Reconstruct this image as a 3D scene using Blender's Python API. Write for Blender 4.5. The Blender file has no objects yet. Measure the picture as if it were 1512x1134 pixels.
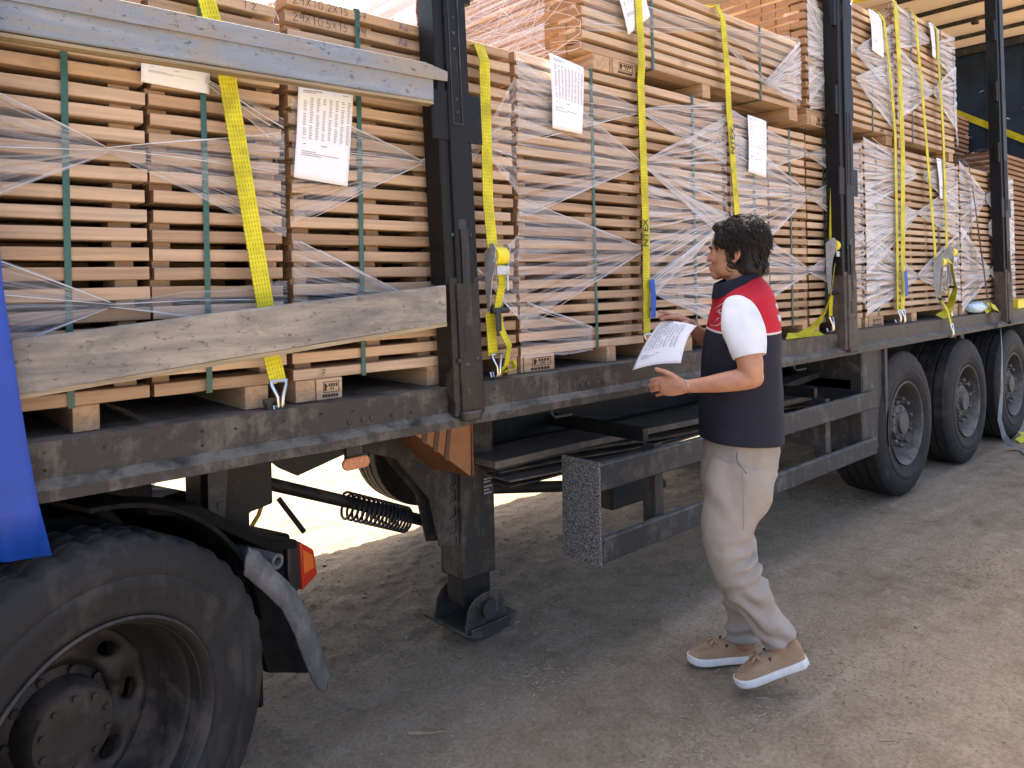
import bpy, math, random
from mathutils import Vector, Matrix, noise
from mathutils.bvhtree import BVHTree
import numpy as np
random.seed(7)
R=math.radians
sc=bpy.context.scene
COL=sc.collection
# ---------------------------------------------------------------- camera, world, sun, exposure
cd=bpy.data.cameras.new('camera'); cam=bpy.data.objects.new('camera',cd); COL.objects.link(cam)
TH=math.atan2(1229.3,1100.0); ROLL=0.022
fw=Vector((math.cos(TH),math.sin(TH),0)); rt=Vector((math.sin(TH),-math.cos(TH),0)); up=Vector((0,0,1))
cr,sr=math.cos(ROLL),math.sin(ROLL)
X=rt*cr-up*sr; Y=rt*sr+up*cr
cam.matrix_world=Matrix(((X.x,Y.x,-fw.x,0),(X.y,Y.y,-fw.y,-2.11),(X.z,Y.z,-fw.z,1.6),(0,0,0,1)))
cd.sensor_width=36; cd.lens=36*1100/1512; cd.shift_y=-150/1512; cd.clip_start=0.05; cd.clip_end=3000
sc.camera=cam
w=bpy.data.worlds.new('World'); sc.world=w; w.use_nodes=True
wn=w.node_tree.nodes; wl=w.node_tree.links
sky=wn.new('ShaderNodeTexSky'); sky.sky_type='NISHITA'; sky.sun_disc=False
sky.sun_elevation=R(63.5); sky.sun_rotation=R(13.5); sky.air_density=.6; sky.dust_density=4.0; sky.ozone_density=.3
wl.new(sky.outputs[0],wn['Background'].inputs[0]); wn['Background'].inputs[1].default_value=0.115
sl=bpy.data.lights.new('sun','SUN'); sl.energy=3.9; sl.angle=R(0.6); sl.color=(1,.92,.79)
so=bpy.data.objects.new('sun',sl); COL.objects.link(so); so.location=(1.2,5,10); so.rotation_euler=Vector((.12,.50,1)).to_track_quat('Z','Y').to_euler()
sc.view_settings.view_transform='Standard'; sc.view_settings.look='None'; sc.view_settings.gamma=1
sc.view_settings.use_curve_mapping=False; sc.view_settings.exposure=2.6
sc.render.engine='CYCLES'; sc.cycles.use_denoising=True; sc.cycles.transparent_max_bounces=24
sc.cycles.max_bounces=8; sc.cycles.diffuse_bounces=4

# ---------------------------------------------------------------- materials
def mat(name):
    m=bpy.data.materials.new(name); m.use_nodes=True
    return m,m.node_tree.nodes,m.node_tree.links,m.node_tree.nodes['Principled BSDF']
def nd(n,t,**k):
    o=n.new(t)
    for a,b in k.items():
        if a.startswith('i_'): o.inputs[int(a[2:])].default_value=b
        else: setattr(o,a,b)
    return o
def ramp(n,l,src,stops):
    r=n.new('ShaderNodeValToRGB'); e=r.color_ramp.elements
    while len(e)<len(stops): e.new(.5)
    for q,(p,c) in zip(e,stops):
        q.position=p; q.color=tuple(c)+((1,) if len(c)==3 else ())
    l.new(src,r.inputs[0]); return r
def mixc(n,l,f,a,b,mode='MIX'):
    m=n.new('ShaderNodeMix'); m.data_type='RGBA'; m.blend_type=mode
    for s,v in ((0,f),(6,a),(7,b)):
        if hasattr(v,'is_linked'): l.new(v,m.inputs[s])
        else: m.inputs[s].default_value=v if s==0 else tuple(v)+((1,) if len(v)==3 else ())
    return m.outputs[2]
def pos(n): return n.new('ShaderNodeNewGeometry').outputs['Position']
def mapped(n,l,src,scale,objrand=False):
    mp=n.new('ShaderNodeMapping'); mp.inputs['Scale'].default_value=scale
    l.new(src,mp.inputs[0])
    if objrand:
        oi=n.new('ShaderNodeObjectInfo'); sca=nd(n,'ShaderNodeVectorMath',operation='SCALE'); cb=n.new('ShaderNodeCombineXYZ')
        for i in range(3): l.new(oi.outputs['Random'],cb.inputs[i])
        l.new(cb.outputs[0],sca.inputs[0]); sca.inputs['Scale'].default_value=57.0
        l.new(sca.outputs[0],mp.inputs['Location'])
    return mp.outputs[0]
def noi(n,l,vec,scale,detail=4,rough=.6,dist=0):
    t=nd(n,'ShaderNodeTexNoise'); t.inputs['Scale'].default_value=scale; t.inputs['Detail'].default_value=detail
    t.inputs['Roughness'].default_value=rough; t.inputs['Distortion'].default_value=dist
    l.new(vec,t.inputs['Vector']); return t.outputs[0]
def bump(n,l,b,h,strength=.3,dist=.01):
    bn=n.new('ShaderNodeBump'); bn.inputs['Strength'].default_value=strength; bn.inputs['Distance'].default_value=dist
    l.new(h,bn.inputs['Height']); l.new(bn.outputs[0],b.inputs['Normal'])

def wood_mat(name,tones,axis='x',rough=.7,dark=.36):
    m,n,l,b=mat(name)
    s={'x':(1.5,45,45),'y':(45,1.5,45)}[axis]
    v=mapped(n,l,pos(n),s,True)
    g=noi(n,l,v,1.0,5,.65,.6)
    oi=n.new('ShaderNodeObjectInfo')
    base=ramp(n,l,oi.outputs['Random'],[(i/(len(tones)-1),t) for i,t in enumerate(tones)])
    gr=ramp(n,l,g,[(.3,(1-dark,)*3),(.62,(1.06,1.04,1.0))])
    c=mixc(n,l,1.0,base.outputs[0],gr.outputs[0],'MULTIPLY')
    v2=mapped(n,l,pos(n),(5,14,14) if axis=='x' else (14,5,14),True)
    k=noi(n,l,v2,1.0,3,.5)
    kn=ramp(n,l,k,[(.64,(0,0,0)),(.76,(1,1,1))])
    c=mixc(n,l,mixf(n,l,kn.outputs[0],.45),c,(.16,.085,.04))
    l.new(c,b.inputs['Base Color']); b.inputs['Roughness'].default_value=rough; b.inputs['Specular IOR Level'].default_value=.25
    bump(n,l,b,g,.25,.004); return m
def mixf(n,l,src,f):
    m=nd(n,'ShaderNodeMath',operation='MULTIPLY'); l.new(src,m.inputs[0]); m.inputs[1].default_value=f; return m.outputs[0]
WOOD=wood_mat('beech_board',[(.46,.305,.185),(.54,.375,.24),(.62,.455,.315),(.51,.345,.225),(.37,.235,.14),(.57,.40,.26)])
WOODY=wood_mat('beech_board_cross',[(.44,.275,.155),(.52,.345,.205),(.48,.315,.18)],'y')
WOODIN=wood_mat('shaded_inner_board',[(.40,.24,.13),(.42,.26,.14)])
WOODB=wood_mat('brown_board',[(.25,.14,.08),(.30,.17,.10),(.34,.20,.12),(.22,.125,.075)])

def plain(name,col,rough=.5,metal=0,spec=.5,var=.0,scale=30,bmp=0):
    m,n,l,b=mat(name)
    b.inputs['Base Color'].default_value=tuple(col)+(1,); b.inputs['Roughness'].default_value=rough
    b.inputs['Metallic'].default_value=metal; b.inputs['Specular IOR Level'].default_value=spec
    if var or bmp:
        g=noi(n,l,pos(n),scale,6,.65)
        if var:
            r=ramp(n,l,g,[(.3,tuple(x*(1-var) for x in col)),(.7,tuple(min(1,x*(1+var)) for x in col))])
            l.new(r.outputs[0],b.inputs['Base Color'])
        if bmp: bump(n,l,b,g,bmp,.004)
    return m
def dusty(name,paint,dust,amount=.5,rust=None,rough=.55,scale=9,upw=.5,spec=.35):
    # worn painted steel: dust settles in blotches and on upward faces, rust specks and vertical scuffs
    m,n,l,b=mat(name)
    geo=n.new('ShaderNodeNewGeometry'); sp=n.new('ShaderNodeSeparateXYZ'); l.new(geo.outputs['Normal'],sp.inputs[0])
    g=noi(n,l,geo.outputs['Position'],scale,8,.7,.3)
    v=mapped(n,l,geo.outputs['Position'],(22,22,3)); g2=noi(n,l,v,1,6,.7)
    a=nd(n,'ShaderNodeMath',operation='MULTIPLY_ADD'); l.new(sp.outputs[2],a.inputs[0]); a.inputs[1].default_value=upw*.35; l.new(g,a.inputs[2])
    a2=nd(n,'ShaderNodeMath',operation='MULTIPLY_ADD'); l.new(g2,a2.inputs[0]); a2.inputs[1].default_value=.5; l.new(a.outputs[0],a2.inputs[2])
    f=ramp(n,l,a2.outputs[0],[(.92-amount*.5,(0,0,0)),(1.12-amount*.4,(1,1,1))])
    c=mixc(n,l,mixf(n,l,f.outputs[0],.85),paint,dust)
    if rust:
        g3=noi(n,l,geo.outputs['Position'],scale*3.1,5,.7)
        rf=ramp(n,l,g3,[(.60,(0,0,0)),(.70,(1,1,1))])
        c=mixc(n,l,mixf(n,l,rf.outputs[0],.7),c,rust)
    l.new(c,b.inputs['Base Color'])
    rr=ramp(n,l,f.outputs[0],[(0,(rough,)*3),(1,(.9,)*3)]); l.new(rr.outputs[0],b.inputs['Roughness'])
    b.inputs['Specular IOR Level'].default_value=spec
    bump(n,l,b,g2,.15,.004)
    return m
BEAM=dusty('dusty_grey_black_steel',(.030,.026,.023),(.17,.15,.12),.34,(.085,.05,.03),scale=7)
DARK=dusty('black_chassis_steel',(.012,.0115,.011),(.06,.052,.043),.22,(.045,.03,.02))
STAKE=dusty('black_stake_paint',(.008,.0085,.009),(.05,.046,.042),.17,None,.5,6,spec=.22)
STAKEL=dusty('worn_brown_stake_steel',(.014,.011,.010),(.075,.055,.04),.28,(.14,.075,.045),.5,11)
STEELG=dusty('grey_guard_steel',(.033,.033,.034),(.15,.138,.118),.32,None,.6,10)
LEG=dusty('dusty_leg_steel',(.028,.025,.022),(.13,.11,.085),.38,(.07,.045,.03),.65,8)
GALV=plain('zinc_plated_steel',(.46,.48,.50),.42,.45,.5,.25,60)
CHROME=plain('bright_steel_wire',(.62,.62,.60),.25,1.0)
RUBBER=dusty('tyre_rubber',(.013,.0125,.012),(.060,.053,.045),.34,None,.75,5,.25)
RIM=dusty('rusty_dark_rim',(.020,.017,.015),(.085,.068,.055),.34,(.05,.032,.022),.55,9)
RIMG=dusty('dusty_grey_rim',(.055,.053,.051),(.19,.17,.14),.5,(.08,.055,.035),.6,12)
FLAP=dusty('grey_rubber_flap',(.085,.085,.088),(.20,.195,.185),.4,None,.6,14)
BLACKP=plain('black_plastic',(.012,.012,.013),.45,0,.5,.3,12)
FENDER=plain('black_mudguard_rubber',(.010,.0095,.009),.85,0,.12,.4,25)
GREENB=plain('dark_green_strapping',(.022,.095,.075),.35,0,.5,.15,90)
INK=plain('black_ink',(.03,.025,.03),.7)
INKB=plain('burnt_stamp',(.05,.02,.012),.8)
BLUEI=plain('violet_ink',(.10,.06,.25),.7)
PRINT=plain('grey_print',(.30,.30,.34),.8)
REDL=plain('red_lens',(.55,.03,.012),.18); ORANGEL=plain('amber_lens',(.75,.16,.02),.2)
AMBERD=plain('dusty_amber_marker',(.55,.22,.10),.5,0,.5,.3,60)
BLUE=plain('blue_tarpaulin',(.006,.050,.34),.42,0,.4,.22,7,.7)
NAVYW=plain('dark_blue_tarpaulin',(.012,.028,.055),.5,0,.4,.5,3,.2)
ORC=plain('orange_plastic',(.28,.125,.05),.5,0,.4,.15,20); ORD=plain('dark_orange_mesh_side',(.17,.065,.022),.55,0,.4,.4,60,.6)
ENDG=plain('board_end_grain',(.27,.155,.085),.85,0,.1,.3,120,.3); ENDB=plain('brown_board_end_grain',(.17,.095,.055),.85,0,.1,.3,120,.3)
BRSTR=plain('dark_brown_stripe',(.10,.04,.02),.6)
WHITEP=plain('white_paper',(.82,.82,.84),.75,0,.2)
YEL=plain('yellow_plastic',(.75,.62,.02),.5); HOSEY=plain('yellow_hose',(.62,.40,.02),.45)
SPECK,n,l,b=mat('speckled_grip_plate'); g=noi(n,l,pos(n),170,2,.5)
r_=ramp(n,l,g,[(.42,(.035,.035,.036)),(.60,(.24,.23,.21))]); l.new(r_.outputs[0],b.inputs['Base Color']); b.inputs['Roughness'].default_value=.75; bump(n,l,b,g,.5,.004)

def plank_mat(name,c1,c2,c3):
    m,n,l,b=mat(name)
    p=pos(n); v=mapped(n,l,p,(3,22,22)); g=noi(n,l,v,1,7,.7,.5)
    v2=mapped(n,l,p,(34,60,62)); g2=noi(n,l,v2,1,6,.8,.25)
    g3=noi(n,l,mapped(n,l,p,(2.2,6,6)),1,6,.7,.4)
    c=ramp(n,l,g,[(.28,c2),(.5,c1),(.75,c3)]).outputs[0]
    big=ramp(n,l,g3,[(.46,(0,0,0)),(.60,(1,1,1))]); c=mixc(n,l,mixf(n,l,big.outputs[0],.75),c,c2)
    sc_=ramp(n,l,g2,[(.58,(0,0,0)),(.64,(1,1,1))]); c=mixc(n,l,mixf(n,l,sc_.outputs[0],.8),c,(.045,.042,.04))
    l.new(c,b.inputs['Base Color']); b.inputs['Roughness'].default_value=.6; b.inputs['Specular IOR Level'].default_value=.35
    bump(n,l,b,g2,.35,.005); return m
PLANKB=plank_mat('worn_blue_grey_plank',(.21,.24,.28),(.30,.25,.185),(.30,.33,.36))
PLANKW=plank_mat('weathered_beige_plank',(.29,.25,.20),(.13,.122,.112),(.42,.355,.265))
PLANKE=wood_mat('plywood_edge',[(.36,.28,.17),(.42,.33,.2)],'x',.7,.5)

# webbing: yellow with rows of dark stitches (uv: u metres along, v 0..1 across)
def webbing(name,col,stitch):
    m,n,l,b=mat(name)
    uv=n.new('ShaderNodeUVMap'); sp=n.new('ShaderNodeSeparateXYZ'); l.new(uv.outputs[0],sp.inputs[0])
    def frac(src,mul,lo):
        a=nd(n,'ShaderNodeMath',operation='MULTIPLY'); l.new(src,a.inputs[0]); a.inputs[1].default_value=mul
        f=nd(n,'ShaderNodeMath',operation='FRACT'); l.new(a.outputs[0],f.inputs[0])
        g=nd(n,'ShaderNodeMath',operation='LESS_THAN'); l.new(f.outputs[0],g.inputs[0]); g.inputs[1].default_value=lo
        return g.outputs[0]
    a=frac(sp.outputs[1],6,.22); c_=frac(sp.outputs[0],75,.6)
    mm=nd(n,'ShaderNodeMath',operation='MULTIPLY'); l.new(a,mm.inputs[0]); l.new(c_,mm.inputs[1])
    g=noi(n,l,pos(n),11,5,.7); gr=ramp(n,l,g,[(.35,tuple(x*.6 for x in col)),(.6,col)])
    c=mixc(n,l,mixf(n,l,mm.outputs[0],.8),gr.outputs[0],stitch)
    l.new(c,b.inputs['Base Color']); b.inputs['Roughness'].default_value=.6; b.inputs['Specular IOR Level'].default_value=.3
    bump(n,l,b,c_,.2,.002); return m
WEBY=webbing('yellow_webbing',(.68,.60,.02),(.12,.13,.02))
WEBG=webbing('grey_webbing',(.22,.24,.25),(.12,.13,.14))
WEBB=plain('blue_label_cloth',(.03,.10,.45),.6,0,.3,.2,40)

# stretch film: uv u 0 at the pinch .. 1 at the far edge, v across the fan
def film_mat(name,lo,hi,streak=55):
    m,n,l,b=mat(name)
    uv=n.new('ShaderNodeUVMap'); sp=n.new('ShaderNodeSeparateXYZ'); l.new(uv.outputs[0],sp.inputs[0])
    v=mapped(n,l,uv.outputs[0],(1.3,streak,1),True); g=noi(n,l,v,1,4,.65,.2)
    st=ramp(n,l,g,[(.40,(0,0,0)),(.70,(1,1,1))])
    d=nd(n,'ShaderNodeMath',operation='MULTIPLY_ADD'); l.new(sp.outputs[1],d.inputs[0]); d.inputs[1].default_value=2; d.inputs[2].default_value=-1
    ab=nd(n,'ShaderNodeMath',operation='ABSOLUTE'); l.new(d.outputs[0],ab.inputs[0])
    gw=noi(n,l,mapped(n,l,uv.outputs[0],(5,2,1),True),1,3,.6); aw=nd(n,'ShaderNodeMath',operation='MULTIPLY_ADD'); l.new(gw,aw.inputs[0]); aw.inputs[1].default_value=.22; l.new(ab.outputs[0],aw.inputs[2])
    ed=ramp(n,l,aw.outputs[0],[(.96,(0,0,0)),(1.0,(1,1,1))])
    pin=ramp(n,l,sp.outputs[0],[(0,(1,1,1)),(.45,(.15,.15,.15)),(1,(0,0,0))])
    mx=nd(n,'ShaderNodeMath',operation='MAXIMUM'); l.new(st.outputs[0],mx.inputs[0]); l.new(mixf(n,l,ed.outputs[0],.6),mx.inputs[1])
    ad=nd(n,'ShaderNodeMath',operation='MULTIPLY_ADD'); ad.use_clamp=True
    l.new(mx.outputs[0],ad.inputs[0]); ad.inputs[1].default_value=hi-lo; ad.inputs[2].default_value=lo
    ad2=nd(n,'ShaderNodeMath',operation='MULTIPLY_ADD'); ad2.use_clamp=True
    l.new(pin.outputs[0],ad2.inputs[0]); ad2.inputs[1].default_value=.12; l.new(ad.outputs[0],ad2.inputs[2])
    b.inputs['Base Color'].default_value=(.86,.86,.88,1); b.inputs['Roughness'].default_value=.22; b.inputs['Specular IOR Level'].default_value=.6
    l.new(ad2.outputs[0],b.inputs['Alpha'])
    bump(n,l,b,g,.8,.01); return m
FILM=film_mat('clear_stretch_film',.0,.42,42); FILMM=film_mat('hazy_stretch_film',.02,.62,34); FILMW=film_mat('white_stretch_film',.10,.85,30); FILMX=film_mat('layered_stretch_film',.62,.92,26)
FILMS=plain('film_strand',(.62,.62,.63),.3,0,.6)

# skin, cloth
SKIN,n,l,b=mat('skin'); g=noi(n,l,pos(n),25,4,.6)
r_=ramp(n,l,g,[(.3,(.36,.165,.095)),(.7,(.45,.225,.138))]); l.new(r_.outputs[0],b.inputs['Base Color']); b.inputs['Roughness'].default_value=.5
b.inputs['Subsurface Weight'].default_value=.08; b.inputs['Subsurface Radius'].default_value=(.01,.004,.002); b.inputs['Subsurface Scale'].default_value=1
def cloth(name,col,scale=350,bmp=.15,var=.12):
    m,n,l,b=mat(name); tc=n.new('ShaderNodeTexCoord').outputs['Object']
    g=noi(n,l,tc,scale,2,.5); g2=noi(n,l,tc,7,4,.6)
    r=ramp(n,l,g2,[(.3,tuple(x*(1-var) for x in col)),(.7,tuple(min(1,x*(1+var)) for x in col))])
    l.new(r.outputs[0],b.inputs['Base Color']); b.inputs['Roughness'].default_value=.85; b.inputs['Specular IOR Level'].default_value=.2
    bump(n,l,b,g,bmp,.002); return m
NAVY=cloth('navy_softshell',(.012,.013,.024)); WHITEC=cloth('white_cotton',(.60,.61,.64)); KHAKI=cloth('beige_twill',(.30,.262,.222),500,.2,.1)
SUEDE=cloth('tan_suede',(.36,.235,.14),250,.3,.18); SOLE=plain('white_rubber_sole',(.68,.66,.62),.6,0,.3,.12,30)
HAIR,n,l,b=mat('dark_hair'); g=noi(n,l,mapped(n,l,pos(n),(60,60,60)),1,4,.6)
r_=ramp(n,l,g,[(.3,(.006,.005,.004)),(.7,(.022,.016,.012))]); l.new(r_.outputs[0],b.inputs['Base Color']); b.inputs['Roughness'].default_value=.55; b.inputs['Specular IOR Level'].default_value=.3
VEST,n,l,b=mat('red_and_navy_vest'); tc=n.new('ShaderNodeTexCoord').outputs['Object']; sp=n.new('ShaderNodeSeparateXYZ'); l.new(tc,sp.inputs[0])
h=nd(n,'ShaderNodeMath',operation='MULTIPLY_ADD'); l.new(sp.outputs[1],h.inputs[0]); h.inputs[1].default_value=.06; l.new(sp.outputs[2],h.inputs[2])
rz=ramp(n,l,h.outputs[0],[(0,(.012,.013,.024)),(.5,(.6,.5,.5)),(.503,(.42,.012,.025))]); rz.color_ramp.interpolation='CONSTANT'
mp=nd(n,'ShaderNodeMapRange'); mp.inputs[1].default_value=.3865; mp.inputs[2].default_value=2.3865; l.new(h.outputs[0],mp.inputs[0]); l.new(mp.outputs[0],rz.inputs[0])
l.new(rz.outputs[0],b.inputs['Base Color']); b.inputs['Roughness'].default_value=.75; b.inputs['Specular IOR Level'].default_value=.25
g=noi(n,l,tc,300,2,.5); bump(n,l,b,g,.12,.002)

# ground
GROUND,n,l,b=mat('trodden_dirt'); p=pos(n)
g1=noi(n,l,p,.9,6,.65,.4); g2=noi(n,l,p,7,8,.7,.3); g3=noi(n,l,p,60,6,.75); g4=noi(n,l,mapped(n,l,p,(.5,3.2,1)),1,6,.65,.8)
c=ramp(n,l,g2,[(.26,(.165,.125,.083)),(.50,(.255,.203,.142)),(.76,(.345,.282,.205))]).outputs[0]
d=ramp(n,l,g1,[(.42,(0,0,0)),(.62,(1,1,1))]); c=mixc(n,l,mixf(n,l,d.outputs[0],.5),c,(.32,.255,.18))
d=ramp(n,l,g4,[(.52,(0,0,0)),(.66,(1,1,1))]); c=mixc(n,l,mixf(n,l,d.outputs[0],.45),c,(.40,.325,.235))
d=ramp(n,l,g3,[(.35,(.62,.60,.57)),(.6,(1.05,1.05,1.05))]); c=mixc(n,l,.8,c,d.outputs[0],'MULTIPLY')
l.new(c,b.inputs['Base Color']); b.inputs['Roughness'].default_value=.95; b.inputs['Specular IOR Level'].default_value=.1
# damp, trodden-in patches
dp=ramp(n,l,noi(n,l,p,1.6,7,.72,.5),[(.52,(1,1,1)),(.68,(.78,.76,.73))]); c=mixc(n,l,1.0,c,dp.outputs[0],'MULTIPLY')
fs=ramp(n,l,noi(n,l,p,140,3,.6),[(.60,(0,0,0)),(.70,(1,1,1))]); c=mixc(n,l,mixf(n,l,fs.outputs[0],.35),c,(.42,.35,.26)); l.new(c,b.inputs['Base Color'])
hh=nd(n,'ShaderNodeMath',operation='MULTIPLY_ADD'); l.new(g3,hh.inputs[0]); hh.inputs[1].default_value=.35; l.new(g2,hh.inputs[2])
bump(n,l,b,hh.outputs[0],.7,.03)
STRAW=wood_mat('straw_chips',[(.34,.26,.15),(.42,.33,.19),(.22,.16,.10)]); STRAWM=plain('straw_litter',(.33,.26,.175),.9,0,.1,.55,40)
STONE=plain('pebble',(.24,.20,.155),.9,0,.2,.5,20)

# translucent roof sheet
ROOF,n,l,b=mat('cream_translucent_roof'); b.inputs['Base Color'].default_value=(.55,.40,.26,1); b.inputs['Roughness'].default_value=.6
tr=n.new('ShaderNodeBsdfTranslucent'); tr.inputs[0].default_value=(.62,.44,.27,1); ms=n.new('ShaderNodeMixShader'); ms.inputs[0].default_value=.045
l.new(b.outputs[0],ms.inputs[1]); l.new(tr.outputs[0],ms.inputs[2]); l.new(ms.outputs[0],n['Material Output'].inputs[0])

# ---------------------------------------------------------------- mesh helpers
class MB:
    def __init__(s): s.v=[]; s.f=[]; s.uv={}
    def add(s,vs,fs):
        o=len(s.v); s.v+= [tuple(v) for v in vs]; s.f+=[tuple(i+o for i in f) for f in fs]; return s
    def box(s,x0,x1,y0,y1,z0,z1,c=0):
        if c<=0:
            vs=[(x,y,z) for x in(x0,x1) for y in(y0,y1) for z in(z0,z1)]
            return s.add(vs,[(0,1,3,2),(4,6,7,5),(0,4,5,1),(2,3,7,6),(0,2,6,4),(1,5,7,3)])
        pr=[(y0+c,z0),(y1-c,z0),(y1,z0+c),(y1,z1-c),(y1-c,z1),(y0+c,z1),(y0,z1-c),(y0,z0+c)]
        return s.prism(pr,x0,x1,'x')
    def prism(s,pr,a,b,axis='x'):
        n=len(pr)
        def P(t,q):
            return (t,q[0],q[1]) if axis=='x' else ((q[0],t,q[1]) if axis=='y' else (q[0],q[1],t))
        vs=[P(a,q) for q in pr]+[P(b,q) for q in pr]
        fs=[(i,(i+1)%n,(i+1)%n+n,i+n) for i in range(n)]+[tuple(range(n))[::-1],tuple(range(n,2*n))]
        return s.add(vs,fs)
    def tube(s,pts,r,seg=8,cap=True):
        pts=[Vector(p) for p in pts]; n=len(pts); rs=r if isinstance(r,(list,tuple)) else [r]*n
        vs=[]; up0=None
        for i,p in enumerate(pts):
            t=(pts[min(i+1,n-1)]-pts[max(i-1,0)]).normalized()
            if up0 is None:
                up0=t.orthogonal().normalized()
            u=(up0-t*up0.dot(t)); u=u.normalized() if u.length>1e-6 else t.orthogonal().normalized(); up0=u; wv=t.cross(u)
            for k in range(seg):
                a=2*math.pi*k/seg; vs.append(p+(u*math.cos(a)+wv*math.sin(a))*rs[i])
        fs=[(i*seg+k,i*seg+(k+1)%seg,(i+1)*seg+(k+1)%seg,(i+1)*seg+k) for i in range(n-1) for k in range(seg)]
        if cap: fs+=[tuple(range(seg))[::-1],tuple(range((n-1)*seg,n*seg))]
        return s.add(vs,fs)
    def cyl(s,p0,p1,r,seg=12): return s.tube([p0,p1],r,seg)
    def lathe(s,prof,cx,cy,cz,seg=64,mod=None):   # profile (y, radius) turned about the y axis
        n=len(prof); vs=[]
        for k in range(seg):
            a=2*math.pi*k/seg
            for i,(y,r) in enumerate(prof):
                rr=r if mod is None else mod(i,k,r); vs.append((cx+math.cos(a)*rr,cy+y,cz+math.sin(a)*rr))
        fs=[(k*n+i,k*n+i+1,((k+1)%seg)*n+i+1,((k+1)%seg)*n+i) for k in range(seg) for i in range(n-1)]
        return s.add(vs,fs)
    def loft(s,rings,cap=True):
        n=len(rings[0]); vs=[p for r in rings for p in r]
        fs=[(i*n+k,i*n+(k+1)%n,(i+1)*n+(k+1)%n,(i+1)*n+k) for i in range(len(rings)-1) for k in range(n)]
        if cap: fs+=[tuple(range(n))[::-1],tuple(range((len(rings)-1)*n,len(rings)*n))]
        return s.add(vs,fs)
    def sph(s,c,r,seg=10,ring=6):
        rr=r if isinstance(r,(tuple,list)) else (r,r,r); rings=[]
        for i in range(1,ring):
            t=math.pi*i/ring
            rings.append([(c[0]+rr[0]*math.sin(t)*math.cos(2*math.pi*k/seg),c[1]+rr[1]*math.sin(t)*math.sin(2*math.pi*k/seg),c[2]-rr[2]*math.cos(t)) for k in range(seg)])
        return s.loft(rings)
    def mesh(s,name,mt,smooth=False):
        me=bpy.data.meshes.new(name); me.from_pydata(s.v,[],s.f); me.validate(); 
        if mt: me.materials.append(mt)
        if smooth:
            me.polygons.foreach_set('use_smooth',[True]*len(me.polygons))
        me.update(); return me
def fixn(me):
    import bmesh
    bm=bmesh.new(); bm.from_mesh(me); bmesh.ops.recalc_face_normals(bm,faces=bm.faces); bm.to_mesh(me); bm.free()
def weld(me):
    import bmesh
    bm=bmesh.new(); bm.from_mesh(me); bmesh.ops.remove_doubles(bm,verts=bm.verts,dist=.0004); bmesh.ops.recalc_face_normals(bm,faces=bm.faces); bm.to_mesh(me); bm.free()
def put(name,me,parent=None,loc=(0,0,0)):
    o=bpy.data.objects.new(name,me); COL.objects.link(o)
    if parent is not None: o.parent=parent
    o.location=loc; return o
OFF={}
def wloc(parent):
    v=Vector((0,0,0))
    while parent is not None: v+=parent.location; parent=parent.parent
    return v
def part(name,mb,mt,parent,smooth=False,bev=0,label=None,kind=None):
    """mesh given in world coordinates, linked as a child (origin = parent's origin)"""
    off=wloc(parent) if parent is not None else Vector((0,0,0))
    if off.length: mb.v=[(x-off.x,y-off.y,z-off.z) for x,y,z in mb.v]
    me=mb.mesh(name,mt,smooth); fixn(me)
    o=put(name,me,parent)
    if bev:
        md=o.modifiers.new('bevel','BEVEL'); md.width=bev; md.segments=2; md.limit_method='ANGLE'
    if smooth and smooth!='all': me.set_sharp_from_angle(angle=R(38))
    if label: o['label']=label
    if kind: o['kind']=kind
    return o
def thing(name,label,cat,loc,group=None):
    o=bpy.data.objects.new(name,None); COL.objects.link(o); o.location=loc; o.empty_display_size=.1
    o['label']=label; o['category']=cat
    if group: o['group']=group
    return o
def tag(o,label,cat,group=None):
    o['label']=label; o['category']=cat
    if group: o['group']=group
    return o
def text_mesh(s,size,mt):
    cu=bpy.data.curves.new('writing','FONT'); cu.body=s; cu.size=size; cu.extrude=.0003; cu.offset=size*.008
    t=bpy.data.objects.new('writing',cu); COL.objects.link(t)
    me=bpy.data.meshes.new_from_object(t.evaluated_get(bpy.context.evaluated_depsgraph_get()))
    bpy.data.objects.remove(t); me.materials.clear(); me.materials.append(mt); return me

# ---------------------------------------------------------------- ground
def spaced(lo,hi,step,far):
    a=list(np.arange(lo,hi+1e-6,step)); s=step; x=hi; o=[]
    while x<far: s*=1.35; x+=s; o.append(x)
    s=step; x=lo; q=[]
    while x>-far: s*=1.35; x-=s; q.append(x)
    return q[::-1]+a+o
xs=spaced(-.4,6.2,.022,900); ys=spaced(-1.9,3.2,.022,900)
def gz(x,y):
    f=1/(1+max(0,abs(x-3)-4)*.5+max(0,abs(y)-4)*.5)
    v=Vector((x,y,0))
    z=.012*noise.noise(v*1.7)+.008*noise.noise(v*6.1)+.006*noise.noise(v*17)+.0045*noise.noise(v*37)
    r=noise.noise(v*2.3+Vector((5,3,1)))
    if y>.2 and x>.6: z+=.010*max(0,noise.noise(v*13+Vector((9,1,0))))*min(1,(y-.2)*2)
    if x<1.1 and abs(y)<1: z-=.028*max(0,min(1,(1.1-x)*3))
    return z*f-.006
gm=MB(); nx,ny=len(xs),len(ys)
gm.v=[(x,y,gz(x,y)) for x in xs for y in ys]
gm.f=[(i*ny+j,(i+1)*ny+j,(i+1)*ny+j+1,i*ny+j+1) for i in range(nx-1) for j in range(ny-1)]
me=gm.mesh('ground',GROUND,True); g_=put('ground',me); g_['kind']='structure'
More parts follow.
